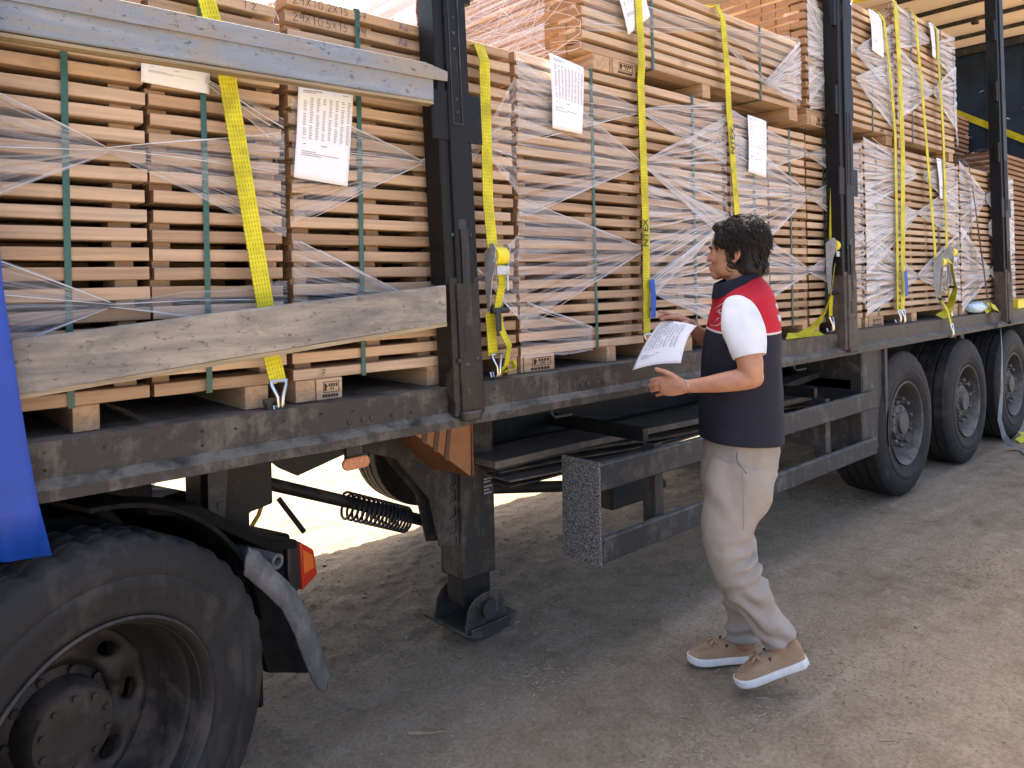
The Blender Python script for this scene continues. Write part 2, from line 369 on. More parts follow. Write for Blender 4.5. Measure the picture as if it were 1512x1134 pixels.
# litter: straw, chips, pebbles lying on the dirt
lit=MB(); 
def sliver(mb,x,y,L,wd,a,t=.0015):
    z=gz(x,y)+.001; ca,sa=math.cos(a),math.sin(a); q=random.uniform(-.004,.006)
    P=lambda u,v,h:(x+ca*u-sa*v,y+sa*u+ca*v,z+h+q*u/L)
    mb.add([P(-L/2,-wd/2,0),(P(-L/2,wd/2,0)),P(L/2,wd/3,0),P(L/2,-wd/3,0),P(-L/2,0,t*2),P(L/2,0,t*2)],[(0,3,5,4),(1,4,5,2),(0,4,1),(3,2,5)])
cl=[(random.uniform(1.9,6),random.uniform(-1.7,.4),random.uniform(.08,.4)) for _ in range(38)]
for i in range(5200):
    if random.random()<.75:
        c=random.choice(cl); x=random.gauss(c[0],c[2]*.7); y=random.gauss(c[1],c[2]*.45)
    else: x=random.uniform(.4,7); y=random.uniform(-1.8,2.2)
    sliver(lit,x,y,random.uniform(.005,.020)*(2.4 if random.random()<.04 else 1),random.uniform(.0016,.0042),random.uniform(0,6.28))
o=put('straw_litter',lit.mesh('straw_litter',STRAWM)); o['kind']='stuff'; tag(o,'loose straw and wood chips scattered over the trodden dirt','litter')
peb=MB()
for i in range(1500):
    x=random.uniform(.3,7); y=random.uniform(-1.8,2.6); r=random.uniform(.0015,.005)*(1.8 if random.random()<.05 else 1)
    peb.sph((x,y,gz(x,y)+r*.3),(r*random.uniform(.8,1.5),r*random.uniform(.8,1.4),r*.7),5,3)
for i in range(1100):
    x=random.uniform(1.0,3.4); y=random.gauss(1.0,.45); r=random.uniform(.002,.007)*(1.7 if random.random()<.06 else 1)
    peb.sph((x,y,gz(x,y)+r*.25),(r*random.uniform(.8,1.6),r*random.uniform(.8,1.5),r*.7),5,3)
o=put('pebbles',peb.mesh('pebbles',STONE)); o['kind']='stuff'; tag(o,'small pebbles and clods strewn on the dirt yard','pebbles')
def splinter(x0,y0,x1,y1,wd,name,label,cat,mt):
    m=MB(); n=7
    for s_ in (0,1):
        pts=[(x0+(x1-x0)*t,y0+(y1-y0)*t+random.uniform(-.002,.002)+s_*.004*(1-t),gz(x0+(x1-x0)*t,y0+(y1-y0)*t)+.003+s_*.002) for t in [i/n*(1 if s_==0 else .5) for i in range(n+1)]]
        m.tube(pts,[wd*(1-.75*i/n) for i in range(n+1)],5)
    tag(part(name,m,mt,None),label,cat)
splinter(1.47,.14,1.622,.033,.005,'wood_splinter','long pale split wood splinter lying in the bare dirt before the landing leg','splinter',STRAW)
splinter(3.57,-.80,3.66,-.79,.006,'wood_chip','pale flat wood chip on the dirt to the right of the man','wood chip',STRAW)
splinter(2.62,-1.02,2.71,-1.09,.0022,'straw_stalk','thin straw stalk on the dirt in front of the raised shoe','straw',STRAW)
cb=MB(); cb.tube([(1.7+.1*i,4.0+.28*i+.03*math.sin(i*1.7),.012) for i in range(22)],.006,6)
tag(part('cable',cb,BLACKP,None,True),'thin dark cable lying on the sunlit dirt beyond the trailer','cable')

# ---------------------------------------------------------------- semi-trailer
TR=thing('semi_trailer','black curtainsider semi-trailer with open side, stakes and blue curtain bunched at front','trailer',(4.5,1.25,0))
deck=MB(); deck.box(-1.6,10.4,.012,2.5,1.205,1.234); part('deck',deck,BEAM,TR)
def beamprof(s,y): return [(y,1.236),(y,1.147),(y-s*.036,1.126),(y-s*.036,1.098),(y-s*.028,1.098),(y-s*.028,1.118),(y+s*.03,1.135),(y+s*.03,1.2),(y+s*.03,1.236)]
b_=MB()
pr=beamprof(1,0); N=150
rings=[]
for i in range(N+1):
    x=-1.6+12.0*i/N; q=.0025*noise.noise(Vector((x*3,0,0))); q2=.003*noise.noise(Vector((x*5,7,0)))
    rings.append([(x,y+(q if y<0 else 0),z+(q2 if z<1.13 else 0)) for y,z in pr])
b_.loft(rings); sb=part('side_beam',b_,BEAM,TR)
hol=MB()
for i in range(70):
    x=.36+i*.118+random.uniform(-.02,.02)
    for dz in ((1.205,) if i%3 else (1.212,1.172)):
        hol.cyl((x,-.0015,dz+random.uniform(-.006,.006)),(x,.01,dz),.0042,8)
o=part('bolt_hole',hol,BLACKP,sb,kind='stuff')
bt=MB()
for x in (1.185,1.235,1.265,1.345,2.22,2.26,2.30,2.36,2.40): bt.tube([(x,.004,1.168),(x,-.004,1.168),(x,-.006,1.168)],[.009,.009,.005],8)
part('bolt_head',bt,STEELG,sb,kind='stuff')
b_=MB(); b_.prism(beamprof(-1,2.5),-1.6,10.4,'x'); part('side_beam',b_,BEAM,TR)
for y in (.72,1.72):
    f=MB()
    f.prism([(1.9,.80),(9.9,.80),(9.9,1.10),(-1.4,1.10),(-1.4,.97),(1.0,.97),(1.5,.93)],y-.006,y+.006,'y')
    f.box(1.9,9.9,y-.07,y+.07,.788,.802); f.box(-1.4,9.9,y-.07,y+.07,1.096,1.112)
    part('frame_rail',f,DARK,TR)
for i in range(20):
    x=-1.2+i*.58; f=MB(); f.box(x-.03,x+.03,.03,2.47,1.115,1.2); part('cross_member',f,DARK,TR)
# neck, kingpin box and hanging brackets at the front
f=MB(); f.prism([(1.02,1.10),(1.24,.90),(1.30,.865),(1.95,1.02),(1.95,1.10)],.62,.66,'y'); part('neck_gusset',f,DARK,TR)
f=MB(); f.prism([(.985,1.10),(1.19,1.10),(1.19,.785),(1.10,.77),(1.10,.62),(.985,.62)],.6,.95,'y'); part('hanger_box',f,DARK,TR,bev=.006)
f=MB(); f.prism([(.857,1.10),(.93,1.10),(.905,.83),(.855,.82)],.33,.337,'y').box(.857,.863,.337,.40,.82,1.1).box(.885,.905,.326,.333,.885,.91); part('hanging_bracket',f,STEELG,TR)
f=MB(); f.box(-.2,1.2,.9,1.6,.93,1.1); part('king_pin_plate',f,DARK,TR)
f=MB(); f.tube([(1.2,.8,.835),(1.65,.8,.645),(2.12,.8,.44)],.026,12); part('brace_tube',f,DARK,TR,True)
f=MB(); f.tube([(1.31,.82,.735),(1.40,.78,.585)],.011,8); part('hanging_bar',f,DARK,TR,True)
f=MB(); pts=[]
a=Vector((1.60,.80,.665)); bb=Vector((2.02,.80,.482)); ax=(bb-a).normalized(); u=ax.orthogonal().normalized(); wv=ax.cross(u)
for i in range(15*14+1):
    t=i/(15*14); an=2*math.pi*15*t; t2=t**1.25*0.0+t*(.75+.25*(1-t))/1.0
    pts.append(a.lerp(bb,t2)+(u*math.cos(an)+wv*math.sin(an))*.056-Vector((0,0,.015)))
f.tube(pts,.0062,6); part('coiled_air_hose',f,BLACKP,TR,True)
f=MB(); f.tube([(1.352,1.0,1.02),(1.345,1.0,.84),(1.335,1.0,.72),(1.30,1.0,.63),(1.24,1.0,.55)],.0095,8); part('yellow_air_hose',f,HOSEY,TR,True)
# side marker lamps
for (x,z) in ((1.285,.998),):
    f=MB(); pr=[]
    for k in range(16):
        an=2*math.pi*k/16; pr.append((x+(.03 if math.cos(an)>0 else -.03)+.022*math.cos(an),z+.022*math.sin(an)))
    f.prism(pr,.135,.15,'y'); lm=part('side_marker',f,AMBERD,TR,bev=.004)
    f=MB(); f.box(x-.03,x+.03,.15,.17,z-.01,1.1); part('marker_bracket',f,STEELG,TR)
f=MB(); f.box(7.08,7.14,.08,.11,1.0,1.04); part('side_marker',f,AMBERD,TR,bev=.006)
f=MB(); f.box(7.09,7.12,.085,.12,1.04,1.12); part('marker_bracket',f,STEELL if False else LEG,TR)
# landing legs
def landing(x,y,lab=None):
    f=MB(); f.box(x-.10,x+.10,y-.075,y+.095,.26,1.12); lg=part('landing_leg',f,LEG,TR,bev=.012,label=lab)
    f=MB(); f.box(x-.078,x+.078,y-.055,y+.075,.13,.27); part('inner_leg',f,DARK,lg,bev=.008)
    ft=MB()
    n=9; rings=[]
    for i in range(n):      # dished foot plate, long across the trailer
        t=i/(n-1); xx=x-.165+.33*t; e=.05*abs(2*t-1)**2.2
        rings.append([(xx,y-.145,.012+e),(xx,y+.145,.012+e),(xx,y+.145,.024+e),(xx,y-.145,.024+e)])
    ft.loft(rings)
    for s in (-1,1):        # ears carrying the pin
        pr=[(x+.11*math.cos(a)*(1 if a<math.pi else 1),.115+.085*math.sin(a)) for a in [math.pi*k/12 for k in range(13)]]+[(x-.13,.035),(x+.13,.035)]
        ft.prism(pr,y+s*.115-.006,y+s*.115+.006,'y')
    ft.box(x-.11,x+.115,y-.143,y-.133,.02,.068).box(x-.11,x+.115,y+.133,y+.143,.02,.068)
    part('foot',ft,LEG,lg,bev=.004)
    f=MB(); f.cyl((x,y-.145,.135),(x,y+.145,.135),.028,14).cyl((x,y-.15,.135),(x,y-.145,.135),.045,14); part('foot_pin',f,STEELG,lg,True)
    # gusset arm reaching forward and up to the frame
    f=MB(); pr=[(x-.80,1.09),(x-.80,1.0),(x-.42,.865),(x-.255,.66),(x-.205,.44),(x-.103,.42),(x-.103,.78),(x-.17,.80),(x-.36,1.0),(x-.42,1.09)]
    f.prism(pr,y-.05,y-.04,'y').prism(pr,y+.05,y+.06,'y')
    f.prism([(x-.103,.42),(x-.103,.8),(x-.115,.8),(x-.115,.42)],y-.06,y+.06,'y')
    f.prism([(x-.36,1.0),(x-.17,.80),(x-.103,.78),(x-.103,.77),(x-.175,.785),(x-.37,.99)],y-.06,y+.06,'y')
    part('gusset',f,LEG,lg,bev=.004)
    bt=MB()
    for z in (.48,.55,.62,.69,.76): bt.cyl((x-.10-.02,y-.055,z),(x-.12,y-.062,z),.011,8).cyl((x-.135,y-.048,z),(x-.135,y-.058,z),.009,8)
    part('bolt_head',bt,LEG,lg,kind='stuff')
    return lg
L1=landing(2.14,.62)
f=MB(); f.cyl((2.24,.66,.62),(3.35,.42,.47),.028,12); part('cross_shaft',f,DARK,TR,True)
pl=MB(); pl.box(2.165,2.225,.540,.5445,.62,.71); part('rating_plate',pl,STEELG,L1)
pm=MB()
for i,(z,wd) in enumerate(((.695,.05),(.682,.04),(.66,.05),(.645,.03),(.63,.045))): pm.box(2.17,2.17+wd,.539,.5402,z,z+.006)
part('plate_print',pm,PRINT,L1)
# underrun side guard
gd=MB(); gd.box(2.335,5.11,-.02,.015,.712,.826,.006); part('guard_rail',gd,STEELG,TR)
gd=MB(); gd.box(2.335,5.10,-.02,.015,.408,.512,.006); part('guard_rail',gd,STEELG,TR)
gd=MB(); gd.prism([(-.028,.40),(.19,.405),(.185,.842),(-.03,.842)],2.322,2.334,'x'); part('guard_end_plate',gd,SPECK,TR,bev=.002)
for x in (2.79,4.48,4.99):
    gd=MB(); gd.box(x-.03,x+.03,.018,.03,.40,.84).box(x-.03,x-.022,.03,.09,.40,.84); p_=part('guard_post',gd,STEELG,TR)
    h_=MB()
    for z in (.45,.55,.6,.66,.69): h_.cyl((x,.0165,z),(x,.03,z),.007,8)
    part('bolt_hole',h_,BLACKP,p_,kind='stuff')
    gd=MB(); gd.box(x-.02,x+.02,.09,.72,.84,.9); part('guard_bracket',gd,DARK,TR)
gd=MB(); gd.box(2.9,3.25,.40,.70,.42,.62); part('battery_box',gd,DARK,TR,bev=.01)
f=MB(); f.box(8.93,8.96,.03,.62,.42,1.10,.004).box(8.96,9.7,.03,.06,.42,1.10,.004); part('mudguard_or_screen',f,STEELG,TR)  # dark screen added behind the third wheel to cover the sunlit ground
# mudguard panel before the first wheel
f=MB(); f.box(4.98,5.33,.02,.05,.415,1.10,.01).box(5.30,5.345,.0,.48,.41,1.10,.01).box(4.97,4.99,.02,.5,.42,1.1); part('mudguard_or_screen',f,STEELG,TR)
# axles, suspension
for x in (5.70,7.01,8.32):
    f=MB(); f.cyl((x,.3,.52),(x,2.2,.52),.075,16); f.box(x-.45,x+.12,.55,.68,.5,.62).box(x-.5,x-.38,.55,.7,.5,.85); f.cyl((x+.25,.62,.6),(x+.25,.62,.85),.12,14); part('axle',f,DARK,TR,True)
# hooks under the side beam
def under_hook(x):
    f=MB(); f.tube([(x,.06,1.11),(x,.055,1.06),(x+.01,.045,1.046),(x+.09,.03,1.05)],.006,6); part('tarp_hook',f,STEELG,TR,True)
for x in (2.14,3.0,4.15,5.0): under_hook(x)

# wheels -----------------------------------------------------------------
def tyre_prof(R_,W,rb):   # y from 0 (outer face) to W
    return [(W*.12,rb-.012),(W*.075,rb+.004),(W*.045,rb+.018),(W*.022,rb+.035),(W*.026,rb+.042),(W*.010,rb+.052),(W*.012,rb+.07),(0,rb+.078),(0,rb+.105),(.004,rb+.112),(.002,rb+.118),(.006,rb+.145),(W*.035,R_-.045),(W*.07,R_-.018),(W*.11,R_-.004),
            (W*.28,R_),(W*.30,R_-.012),(W*.32,R_-.012),(W*.34,R_),(W*.49,R_),(W*.495,R_-.012),(W*.515,R_-.012),(W*.52,R_),(W*.66,R_),(W*.68,R_-.012),(W*.70,R_-.012),(W*.72,R_),
            (W*.89,R_-.004),(W*.96,R_-.04),(W,rb+.09),(W*.95,rb+.01),(W*.88,rb-.012)]
def trailer_wheel(x):
    wh=bpy.data.objects.new('wheel',None); COL.objects.link(wh); wh.parent=TR; wh.location=Vector((x,0,.522))-TR.location
    t=MB(); pf=tyre_prof(.525,.385,.292)
    t.lathe(pf,x,0,.522,96,lambda i,k,r:r-.007 if (13<=i<=27 and k%3==0 and r>.5) else r); part('tyre',t,RUBBER,wh,True)
    rr=MB(); rr.lathe([(.016,.302),(.008,.298),(.012,.288),(.03,.278),(.10,.272),(.15,.262),(.165,.215),(.15,.19),(.135,.175),(.14,.0)],x,0,.522,64); part('rim',rr,RIMG,wh,True)
    hb=MB(); hb.lathe([(.14,.150),(.06,.125),(.052,.10),(.052,.085),(.03,.08),(.028,.0)],x,0,.522,32); part('hub',hb,RIMG,wh,True)
    st=MB()
    for k in range(10):
        a=2*math.pi*(k+.3)/10; cx,cz=x+.168*math.cos(a),.522+.168*math.sin(a)
        st.cyl((cx,.15,cz),(cx,.105,cz),.021,6).cyl((cx,.106,cz),(cx,.05,cz),.0125,8).sph((cx,.05,cz),.017,8,5)
    for k in range(8):
        a=2*math.pi*k/8; st.cyl((x+.103*math.cos(a),.06,.522+.103*math.sin(a)),(x+.103*math.cos(a),.045,.522+.103*math.sin(a)),.009,6)
    part('wheel_nut',st,RIMG,wh,True,kind='stuff')
    return wh
W0=trailer_wheel(5.70)
def dup(o,parent,loc):
    c=o.copy(); COL.objects.link(c); c.parent=parent; c.location=loc
    for ch in o.children: 
        d=ch.copy(); COL.objects.link(d); d.parent=c
    return c
for x in (7.01,8.32): dup(W0,TR,Vector((x,0,.522))-TR.location)
for x in (5.70,7.01,8.32):
    c=dup(W0,TR,Vector((x,2.5,.522))-TR.location); c.rotation_euler=(0,0,math.pi)
# spare wheel slung under the trailer beyond the landing leg
t=MB(); t.lathe(tyre_prof(.40,.3,.24),2.74,1.75,.60,48); t.v=[(x,y,z) for x,y,z in t.v]
sp_=part('spare_tyre',t,RUBBER,TR,True); t=MB(); t.lathe([(.03,.245),(.05,.21),(.12,.19),(.12,.0)],2.74,1.75,.60,32); part('spare_rim',t,RIMG,TR,True)

# stakes -----------------------------------------------------------------
def stake(xb,xt,w,detail,low):
    """upright post on the side beam; xb/xt centre at z 1.15 and 2.6"""
    k=(xt-xb)/1.45; cx=lambda z: xb+k*(z-1.15)
    f=MB(); h=w/2
    def slab(z0,z1,a0,a1,y0,y1,m=f,c=.004):
        rings=[]
        for z in (z0,z1):
            x0,x1=cx(z)+a0,cx(z)+a1
            rings.append([(x0+c,y0,z),(x1-c,y0,z),(x1,y0+c,z),(x1,y1,z),(x0,y1,z),(x0,y0+c,z)])
        m.loft(rings)
    slab(1.60,4.25,-h,h,-.035,.055); slab(1.6,4.25,-h*.45,h*.62,-.047,-.035)
    s=part('stake',f,STAKE,TR)
    f=MB(); slab(1.135,1.62,-h*.9,h*.95,-.042,.05,f); slab(1.15,1.60,-h*.55,h*.75,-.052,-.042,f)
    lo=part('stake_sleeve',f,low,s,bev=.002)
    f=MB(); slab(1.118,1.15,-h*.62,h*.55,-.066,-.02,f,.008); part('stake_foot',f,LEG,s,bev=.006)
    f=MB(); slab(2.10,2.27,-h-.028,h+.05,-.040,-.030,f,.006); part('wing_plate',f,STAKE,s,bev=.003)
    for (z0,z1) in ((2.6,2.78),(3.15,3.33),(3.7,3.88)):
        f=MB(); slab(z0,z1,-h-.035,h+.03,-.030,.0,f,.004); part('wing_plate',f,STAKE,s,bev=.003)
    f=MB(); slab(1.45,1.79,-.012,.022,-.0545,-.0515,f,.003); slab(1.5,1.70,-.004,.014,-.058,-.054,f); part('latch_bar',f,LEG,s)
    f=MB(); slab(1.36,1.44,-.022,.016,-.056,-.0515,f,.004); lt=part('latch_handle',f,DARK,s,bev=.003)
    # raised rim of the slot and rivets
    f=MB(); z0,z1=2.16,2.62
    slab(z0,z1,-.020,-.016,-.050,-.0465,f,.0005); slab(z0,z1,.022,.026,-.050,-.0465,f,.0005); slab(z0-.004,z0,-.02,.026,-.05,-.0465,f,.0005); part('slot_rim',f,STEELG,s)
    f=MB()
    for z in (2.20,2.245,2.42,2.475,2.53): f.sph((cx(z)+.003,-.047,z),(.006,.004,.007),8,5)
    for a in (-.045,.035): f.sph((cx(1.33)+a,-.0525,1.33),(.008,.005,.008),8,5); f.sph((cx(1.77)+a,-.0475,1.77),(.007,.004,.007),8,5)
    part('rivet',f,STEELG,s,kind='stuff')
    f=MB(); slab(1.79,1.825,-.016,.018,-.0495,-.0465,f,.002); part('lock_hole',f,BLACKP,s)
    return s
stake(1.640,1.590,.145,1,STAKEL)
BRW=dusty('brown_rusted_sleeve',(.062,.048,.038),(.16,.13,.10),.5,(.07,.042,.028),.7,9)
stake(4.700,4.705,.19,1,BRW); stake(8.02,7.97,.20,1,BRW)
for x in (1.6,4.7,8.0):
    f=MB(); f.box(x-.08,x+.08,2.44,2.53,1.14,4.25); part('stake',f,STAKE,TR)
# side boards slotted between the stakes
def sideboard(x0,x1,zl0,zr0,h,y,mt,lab,name='side_board'):
    n=40; rings=[]
    for i in range(n+1):
        t=i/n; x=x0+(x1-x0)*t; z=zl0+(zr0-zl0)*t+.003*math.sin(3*t)+.0015*noise.noise(Vector((x*6,2,0))); q=.0015*noise.noise(Vector((x*4,5,0)))
        rings.append([(x,y+q,z+.004),(x,y+q,z+h-.004),(x,y+.004+q,z+h),(x,y+.024,z+h),(x,y+.028,z+h-.003),(x,y+.028,z+.003),(x,y+.024,z),(x,y+.004+q,z)])
    m=MB(); m.loft(rings); return part(name,m,mt,TR,label=lab)
s1=sideboard(-.9,1.502,2.188,2.222,.125,-.052,PLANKB,'worn grey side board with pale lower edge')
e=MB(); e.loft([[(x,-.054,z),(x,-.020,z),(x,-.020,z-.011),(x,-.054,z-.009)] for x,z in ((-.9,2.188),(.4,2.2035),(1.5,2.221))]); part('board_lip',e,PLANKE,s1)
# thin sheet-metal capping over the upper half, its end curled
m=MB(); rings=[]
for i in range(31):
    t=i/30; x=-.9+2.452*t; zc=2.262+.034*t+.002*noise.noise(Vector((x*5,1,1))); cu=max(0,(t-.975)/.025)
    top=2.315+.032*t-.018*cu; y=-.060-.004*noise.noise(Vector((x*3,3,3)))-.006*cu
    rings.append([(x,y,zc),(x,y-.003,zc+.02),(x,y-.001,top-.0008),(x,y+.0005,top),(x,-.03,top+.002),(x,-.03,top-.003),(x,y+.010,top-.008),(x,y+.004,zc)])
m.loft(rings); part('board_cap',m,PLANKB,s1,True)
s2=sideboard(.285,1.535,1.360,1.463,.132,-.054,PLANKW,'weathered beige side board slanting down to the left')
e=MB(); e.loft([[(x,-.056,z),(x,-.02,z),(x,-.02,z+.012),(x,-.056,z+.012)] for x,z in ((.285,1.352),(1.535,1.455))]); part('board_lip',e,PLANKE,s2)
# blue curtain bunched at the front
m=MB(); n=60; rows=[]
for j in range(25):
    t=j/24; z=.985+3.1*t; xr=.352-.09*min(1,t*4.4)**.75-.02*t; row=[]
    for i in range(n+1):
        u=i/n; x=xr-1.3*(1-u); fold=.030*math.sin(u*34+1.4*math.sin(t*3))*(.4+.6*min(1,t*2+.3))+.016*math.sin(u*71+t*2)
        y=-.10+fold*(1-.3*(u>.93))+.010*math.sin(u*120+t*3)*(.5+.5*math.sin(u*23))+.02*(1-t)*math.sin(u*9); 
        row.append((x,y,z+(0.012*math.sin(u*16) if j==0 else 0)))
    rows.append(row)
m.v=[p for r_2 in rows for p in r_2]; m.f=[(j*(n+1)+i,j*(n+1)+i+1,(j+1)*(n+1)+i+1,(j+1)*(n+1)+i) for j in range(24) for i in range(n)]
cu=part('curtain',m,BLUE,TR,'all',label='blue tarpaulin side curtain bunched at the front'); md=cu.modifiers.new('solid','SOLIDIFY'); md.thickness=.003
# front bulkhead, rear wall, far curtain, roof
f=MB(); f.box(-1.6,-1.55,.02,2.48,1.236,4.2); part('front_bulkhead',f,NAVYW,TR)
f=MB(); f.box(10.4,10.46,-.02,2.52,1.236,4.42); rw=part('rear_wall',f,NAVYW,TR)
f=MB()
for x in (.35,.75,1.15): f.box(10.385,10.40,x-.02,x+.02,1.24,4.4)
part('wall_rib',f,NAVYW,TR)
f=MB()
for i in range(16):
    y=random.uniform(.2,1.6); z=random.uniform(2.6,3.9); a=random.uniform(-.6,.6); L=random.uniform(.02,.08); wd=.006
    f.add([(10.396,y-L*math.cos(a),z-L*math.sin(a)-wd),(10.396,y+L*math.cos(a),z+L*math.sin(a)),(10.396,y+L*.3,z+L*math.sin(a)+wd*2),(10.397,y,z+wd)],[(0,1,2,3)])
part('light_pinhole',f,WHITEP,rw,kind='stuff')  # white strips painted in for daylight showing through holes in the wall
m=MB(); rings=[]
n=90; m.v=[]
for j in (0,1):
    for i in range(n+1):
        x=5.6+4.8*i/n; m.v.append((x,2.515+.02*math.sin(i*.9),1.15+3.2*j))
m.f=[(i,i+1,n+2+i,n+1+i) for i in range(n)]
part('far_curtain',m,NAVYW,TR,'all')
m=MB(); nx2=64
for i in range(nx2+1):
    for j in range(9):
        x=5.6+4.8*i/nx2; y=-.02+2.54*j/8; m.v.append((x,y,4.40-.035*abs(math.sin(math.pi*i/8))**.7+.01*noise.noise(Vector((x*3,y*2,0)))))
m.f=[(i*9+j,(i+1)*9+j,(i+1)*9+j+1,i*9+j+1) for i in range(nx2) for j in range(8)]
part('roof_sheet',m,ROOF,TR,'all')
for i in range(9):
    x=5.6+4.8*i/8; f=MB(); f.box(x-.018,x+.018,0,2.5,4.335,4.375); part('roof_bow',f,LEG,TR)
    if i%2==0:
        f=MB(); f.box(x-.03,x+.03,.5,.56,4.3,4.335); part('roof_clip',f,LEG,TR)
for y in (-.0,2.5):
    f=MB(); f.box(5.6,10.46,y-.03,y+.03,4.36,4.44); part('roof_rail',f,STAKE,TR)
f=MB(); f.box(10.33,10.4,0,2.5,4.28,4.36); part('rear_header',f,STEELG,TR)

# ---------------------------------------------------------------- tractor at the left edge
TT=thing('tractor_unit','rear end of a dark truck tractor with big rear wheel, mudguard and tail lamp','truck',(.4,0,0))
wh=bpy.data.objects.new('wheel',None); COL.objects.link(wh); wh.parent=TT; wh.location=Vector((.40,0,.481))-TT.location
t=MB(); t.lathe(tyre_prof(.50,.31,.292),.40,.0,.481,120,lambda i,k,r:r-.012 if (14<=i<=27 and (k+(i>19))%3==0 and r>.48) else r); part('tyre',t,RUBBER,wh,True)
t=MB()
pf=[(.02,.303),(.008,.306),(.004,.300),(.010,.292),(.03,.285),(.045,.279),(.075,.277),(.085,.268),(.155,.262),(.20,.252),(.22,.235)]
t.lathe(pf,.40,0,.481,96); part('rim',t,RIM,wh,True)
# dished disc with eight hand holes: each sector bridged from its border to the rim of its hole
t=MB(); nh=8
def dy(r): return .22+.030*((.235-r)/.093)
for k in range(nh):
    a0=2*math.pi*k/nh; da=math.pi/nh; N=40; hr=.192; outer=[]; inner=[]; hole=[]
    for i in range(N):
        q=2*math.pi*i/N; ux,uz=math.cos(q),math.sin(q)
        m_=max(abs(ux),abs(uz)); sx,sz=ux/m_,uz/m_     # square direction: x radial, z tangential
        r=.1885+.0465*sx; an=a0+da*sz; outer.append((.40+r*math.cos(an),dy(r),.481+r*math.sin(an)))
        r=hr+.029*ux; an=a0+.039*uz/hr; hole.append((.40+r*math.cos(an),dy(r),.481+r*math.sin(an)))
        r=hr+.025*ux; an=a0+.035*uz/hr; inner.append((.40+r*math.cos(an),dy(r)+.012,.481+r*math.sin(an)))
    t.loft([outer,hole,inner],False)
dc=part('wheel_disc',t,RIM,wh,'all'); weld(dc.data); md=dc.modifiers.new('solid','SOLIDIFY'); md.thickness=.008
t=MB(); t.lathe([(.25,.143),(.243,.135),(.235,.118),(.185,.114),(.165,.110),(.155,.102),(.150,.06),(.153,.03),(.153,.0)],.40,0,.481,48); part('hub',t,RIM,wh,True)
t=MB()
for k in range(10):
    a=2*math.pi*k/10; t.cyl((.40+.128*math.cos(a),.25,.481+.128*math.sin(a)),(.40+.128*math.cos(a),.228,.481+.128*math.sin(a)),.011,6)
for k in range(10):
    a=2*math.pi*(k+.5)/10; t.cyl((.40+.085*math.cos(a),.158,.481+.085*math.sin(a)),(.40+.085*math.cos(a),.145,.481+.085*math.sin(a)),.008,6)
part('wheel_nut',t,RIM,wh,kind='stuff')
t=MB(); t.lathe(tyre_prof(.50,.30,.292),.40,.345,.481,80); part('tyre',t,RUBBER,wh,True)
t=MB(); t.lathe([(.23,.29),(.5,.29)],.40,0,.481,40).cyl((.40,.28,.481),(.40,2.2,.481),.09,12); part('axle',t,DARK,TT,True)
for y in (1.9,):
    t=MB(); t.lathe(tyre_prof(.50,.6,.292),.40,y,.481,64); part('tyre',t,RUBBER,TT,True)
# mudguard behind/over the wheel
def arc(cx,cz,r,a0,a1,n): return [(cx+r*math.cos(R(a0+(a1-a0)*i/n)),cz+r*math.sin(R(a0+(a1-a0)*i/n))) for i in range(n+1)]
m=MB(); o_=arc(.40,.481,.57,88,8,18); i_=arc(.40,.481,.558,88,8,18)
m.prism(o_+i_[::-1],.10,.66,'y'); part('mudguard',m,FENDER,TT,True)
m=MB(); m.box(.955,.97,.12,.66,.27,.66); part('mud_flap',m,FENDER,TT,bev=.004)
m=MB(); m.prism([(.62,1.0),(.78,.955),(1.05,.765),(1.16,.735),(1.16,.705),(1.04,.735),(.76,.925),(.62,.97)],.16,.36,'y'); part('mudguard_stay',m,FENDER,TT,bev=.004)
m=MB(); m.prism([(.86,.79),(.97,.73),(1.04,.62),(1.10,.48),(1.215,.26),(1.11,.31),(1.0,.36),(.93,.6)],.13,.155,'y'); part('mud_flap',m,FENDER,TT)
Lf=[(.842,.828),(.836,.785),(.835,.749),(.891,.688),(.925,.645),(.960,.600),(1.006,.507),(1.046,.414),(1.075,.36),(1.100,.305),(1.122,.268)]
Rt=[(.846,.832),(.862,.818),(.894,.802),(.944,.732),(.980,.69),(1.016,.643),(1.057,.573),(1.107,.476),(1.144,.382),(1.176,.292),(1.160,.254)]
cv=[(a_[0],a_[1],b_[0],b_[1]) for a_,b_ in zip(Lf,Rt)]; q_=[]
for a_,b_ in zip(cv[:-1],cv[1:]): q_+=[tuple(u+(v-u)*k/4 for u,v in zip(a_,b_)) for k in range(4)]
q_.append(cv[-1]); rings=[]
for i,(xl,zl,xr,zr) in enumerate(q_):
    e1=.004*noise.noise(Vector((i*.6,0,0))); e2=.006*noise.noise(Vector((i*.5,4,0))); y=.020+.010*math.sin(i*.22)
    rings.append([(xl+e1,y,zl),((xl+xr)/2,y-.006,(zl+zr)/2),(xr+e2,y+.006,zr),(xr+e2,y+.014,zr),((xl+xr)/2,y+.004,(zl+zr)/2),(xl+e1,y+.008,zl)])
m=MB(); m.loft(rings); part('flap_strip',m,FLAP,TT,'all',label='torn grey rubber strip hanging from the mudguard')
m=MB(); m.box(-1.5,1.0,.72,.80,.72,.94).box(-1.5,1.0,1.5,1.58,.72,.94); part('chassis_rail',m,DARK,TT,bev=.006)
m=MB(); m.box(.2,.9,.85,1.5,.94,1.03); part('coupling_plate',m,DARK,TT,bev=.02)
m=MB(); m.box(.55,1.29,.88,1.5,.42,.785); part('chassis_box',m,DARK,TT,bev=.03)
m=MB(); m.prism([(.86,.79),(1.05,.755),(1.27,.70),(1.285,.60),(1.27,.50),(1.16,.52),(1.0,.60)],.31,.60,'y'); part('lamp_carrier',m,FENDER,TT,bev=.012)
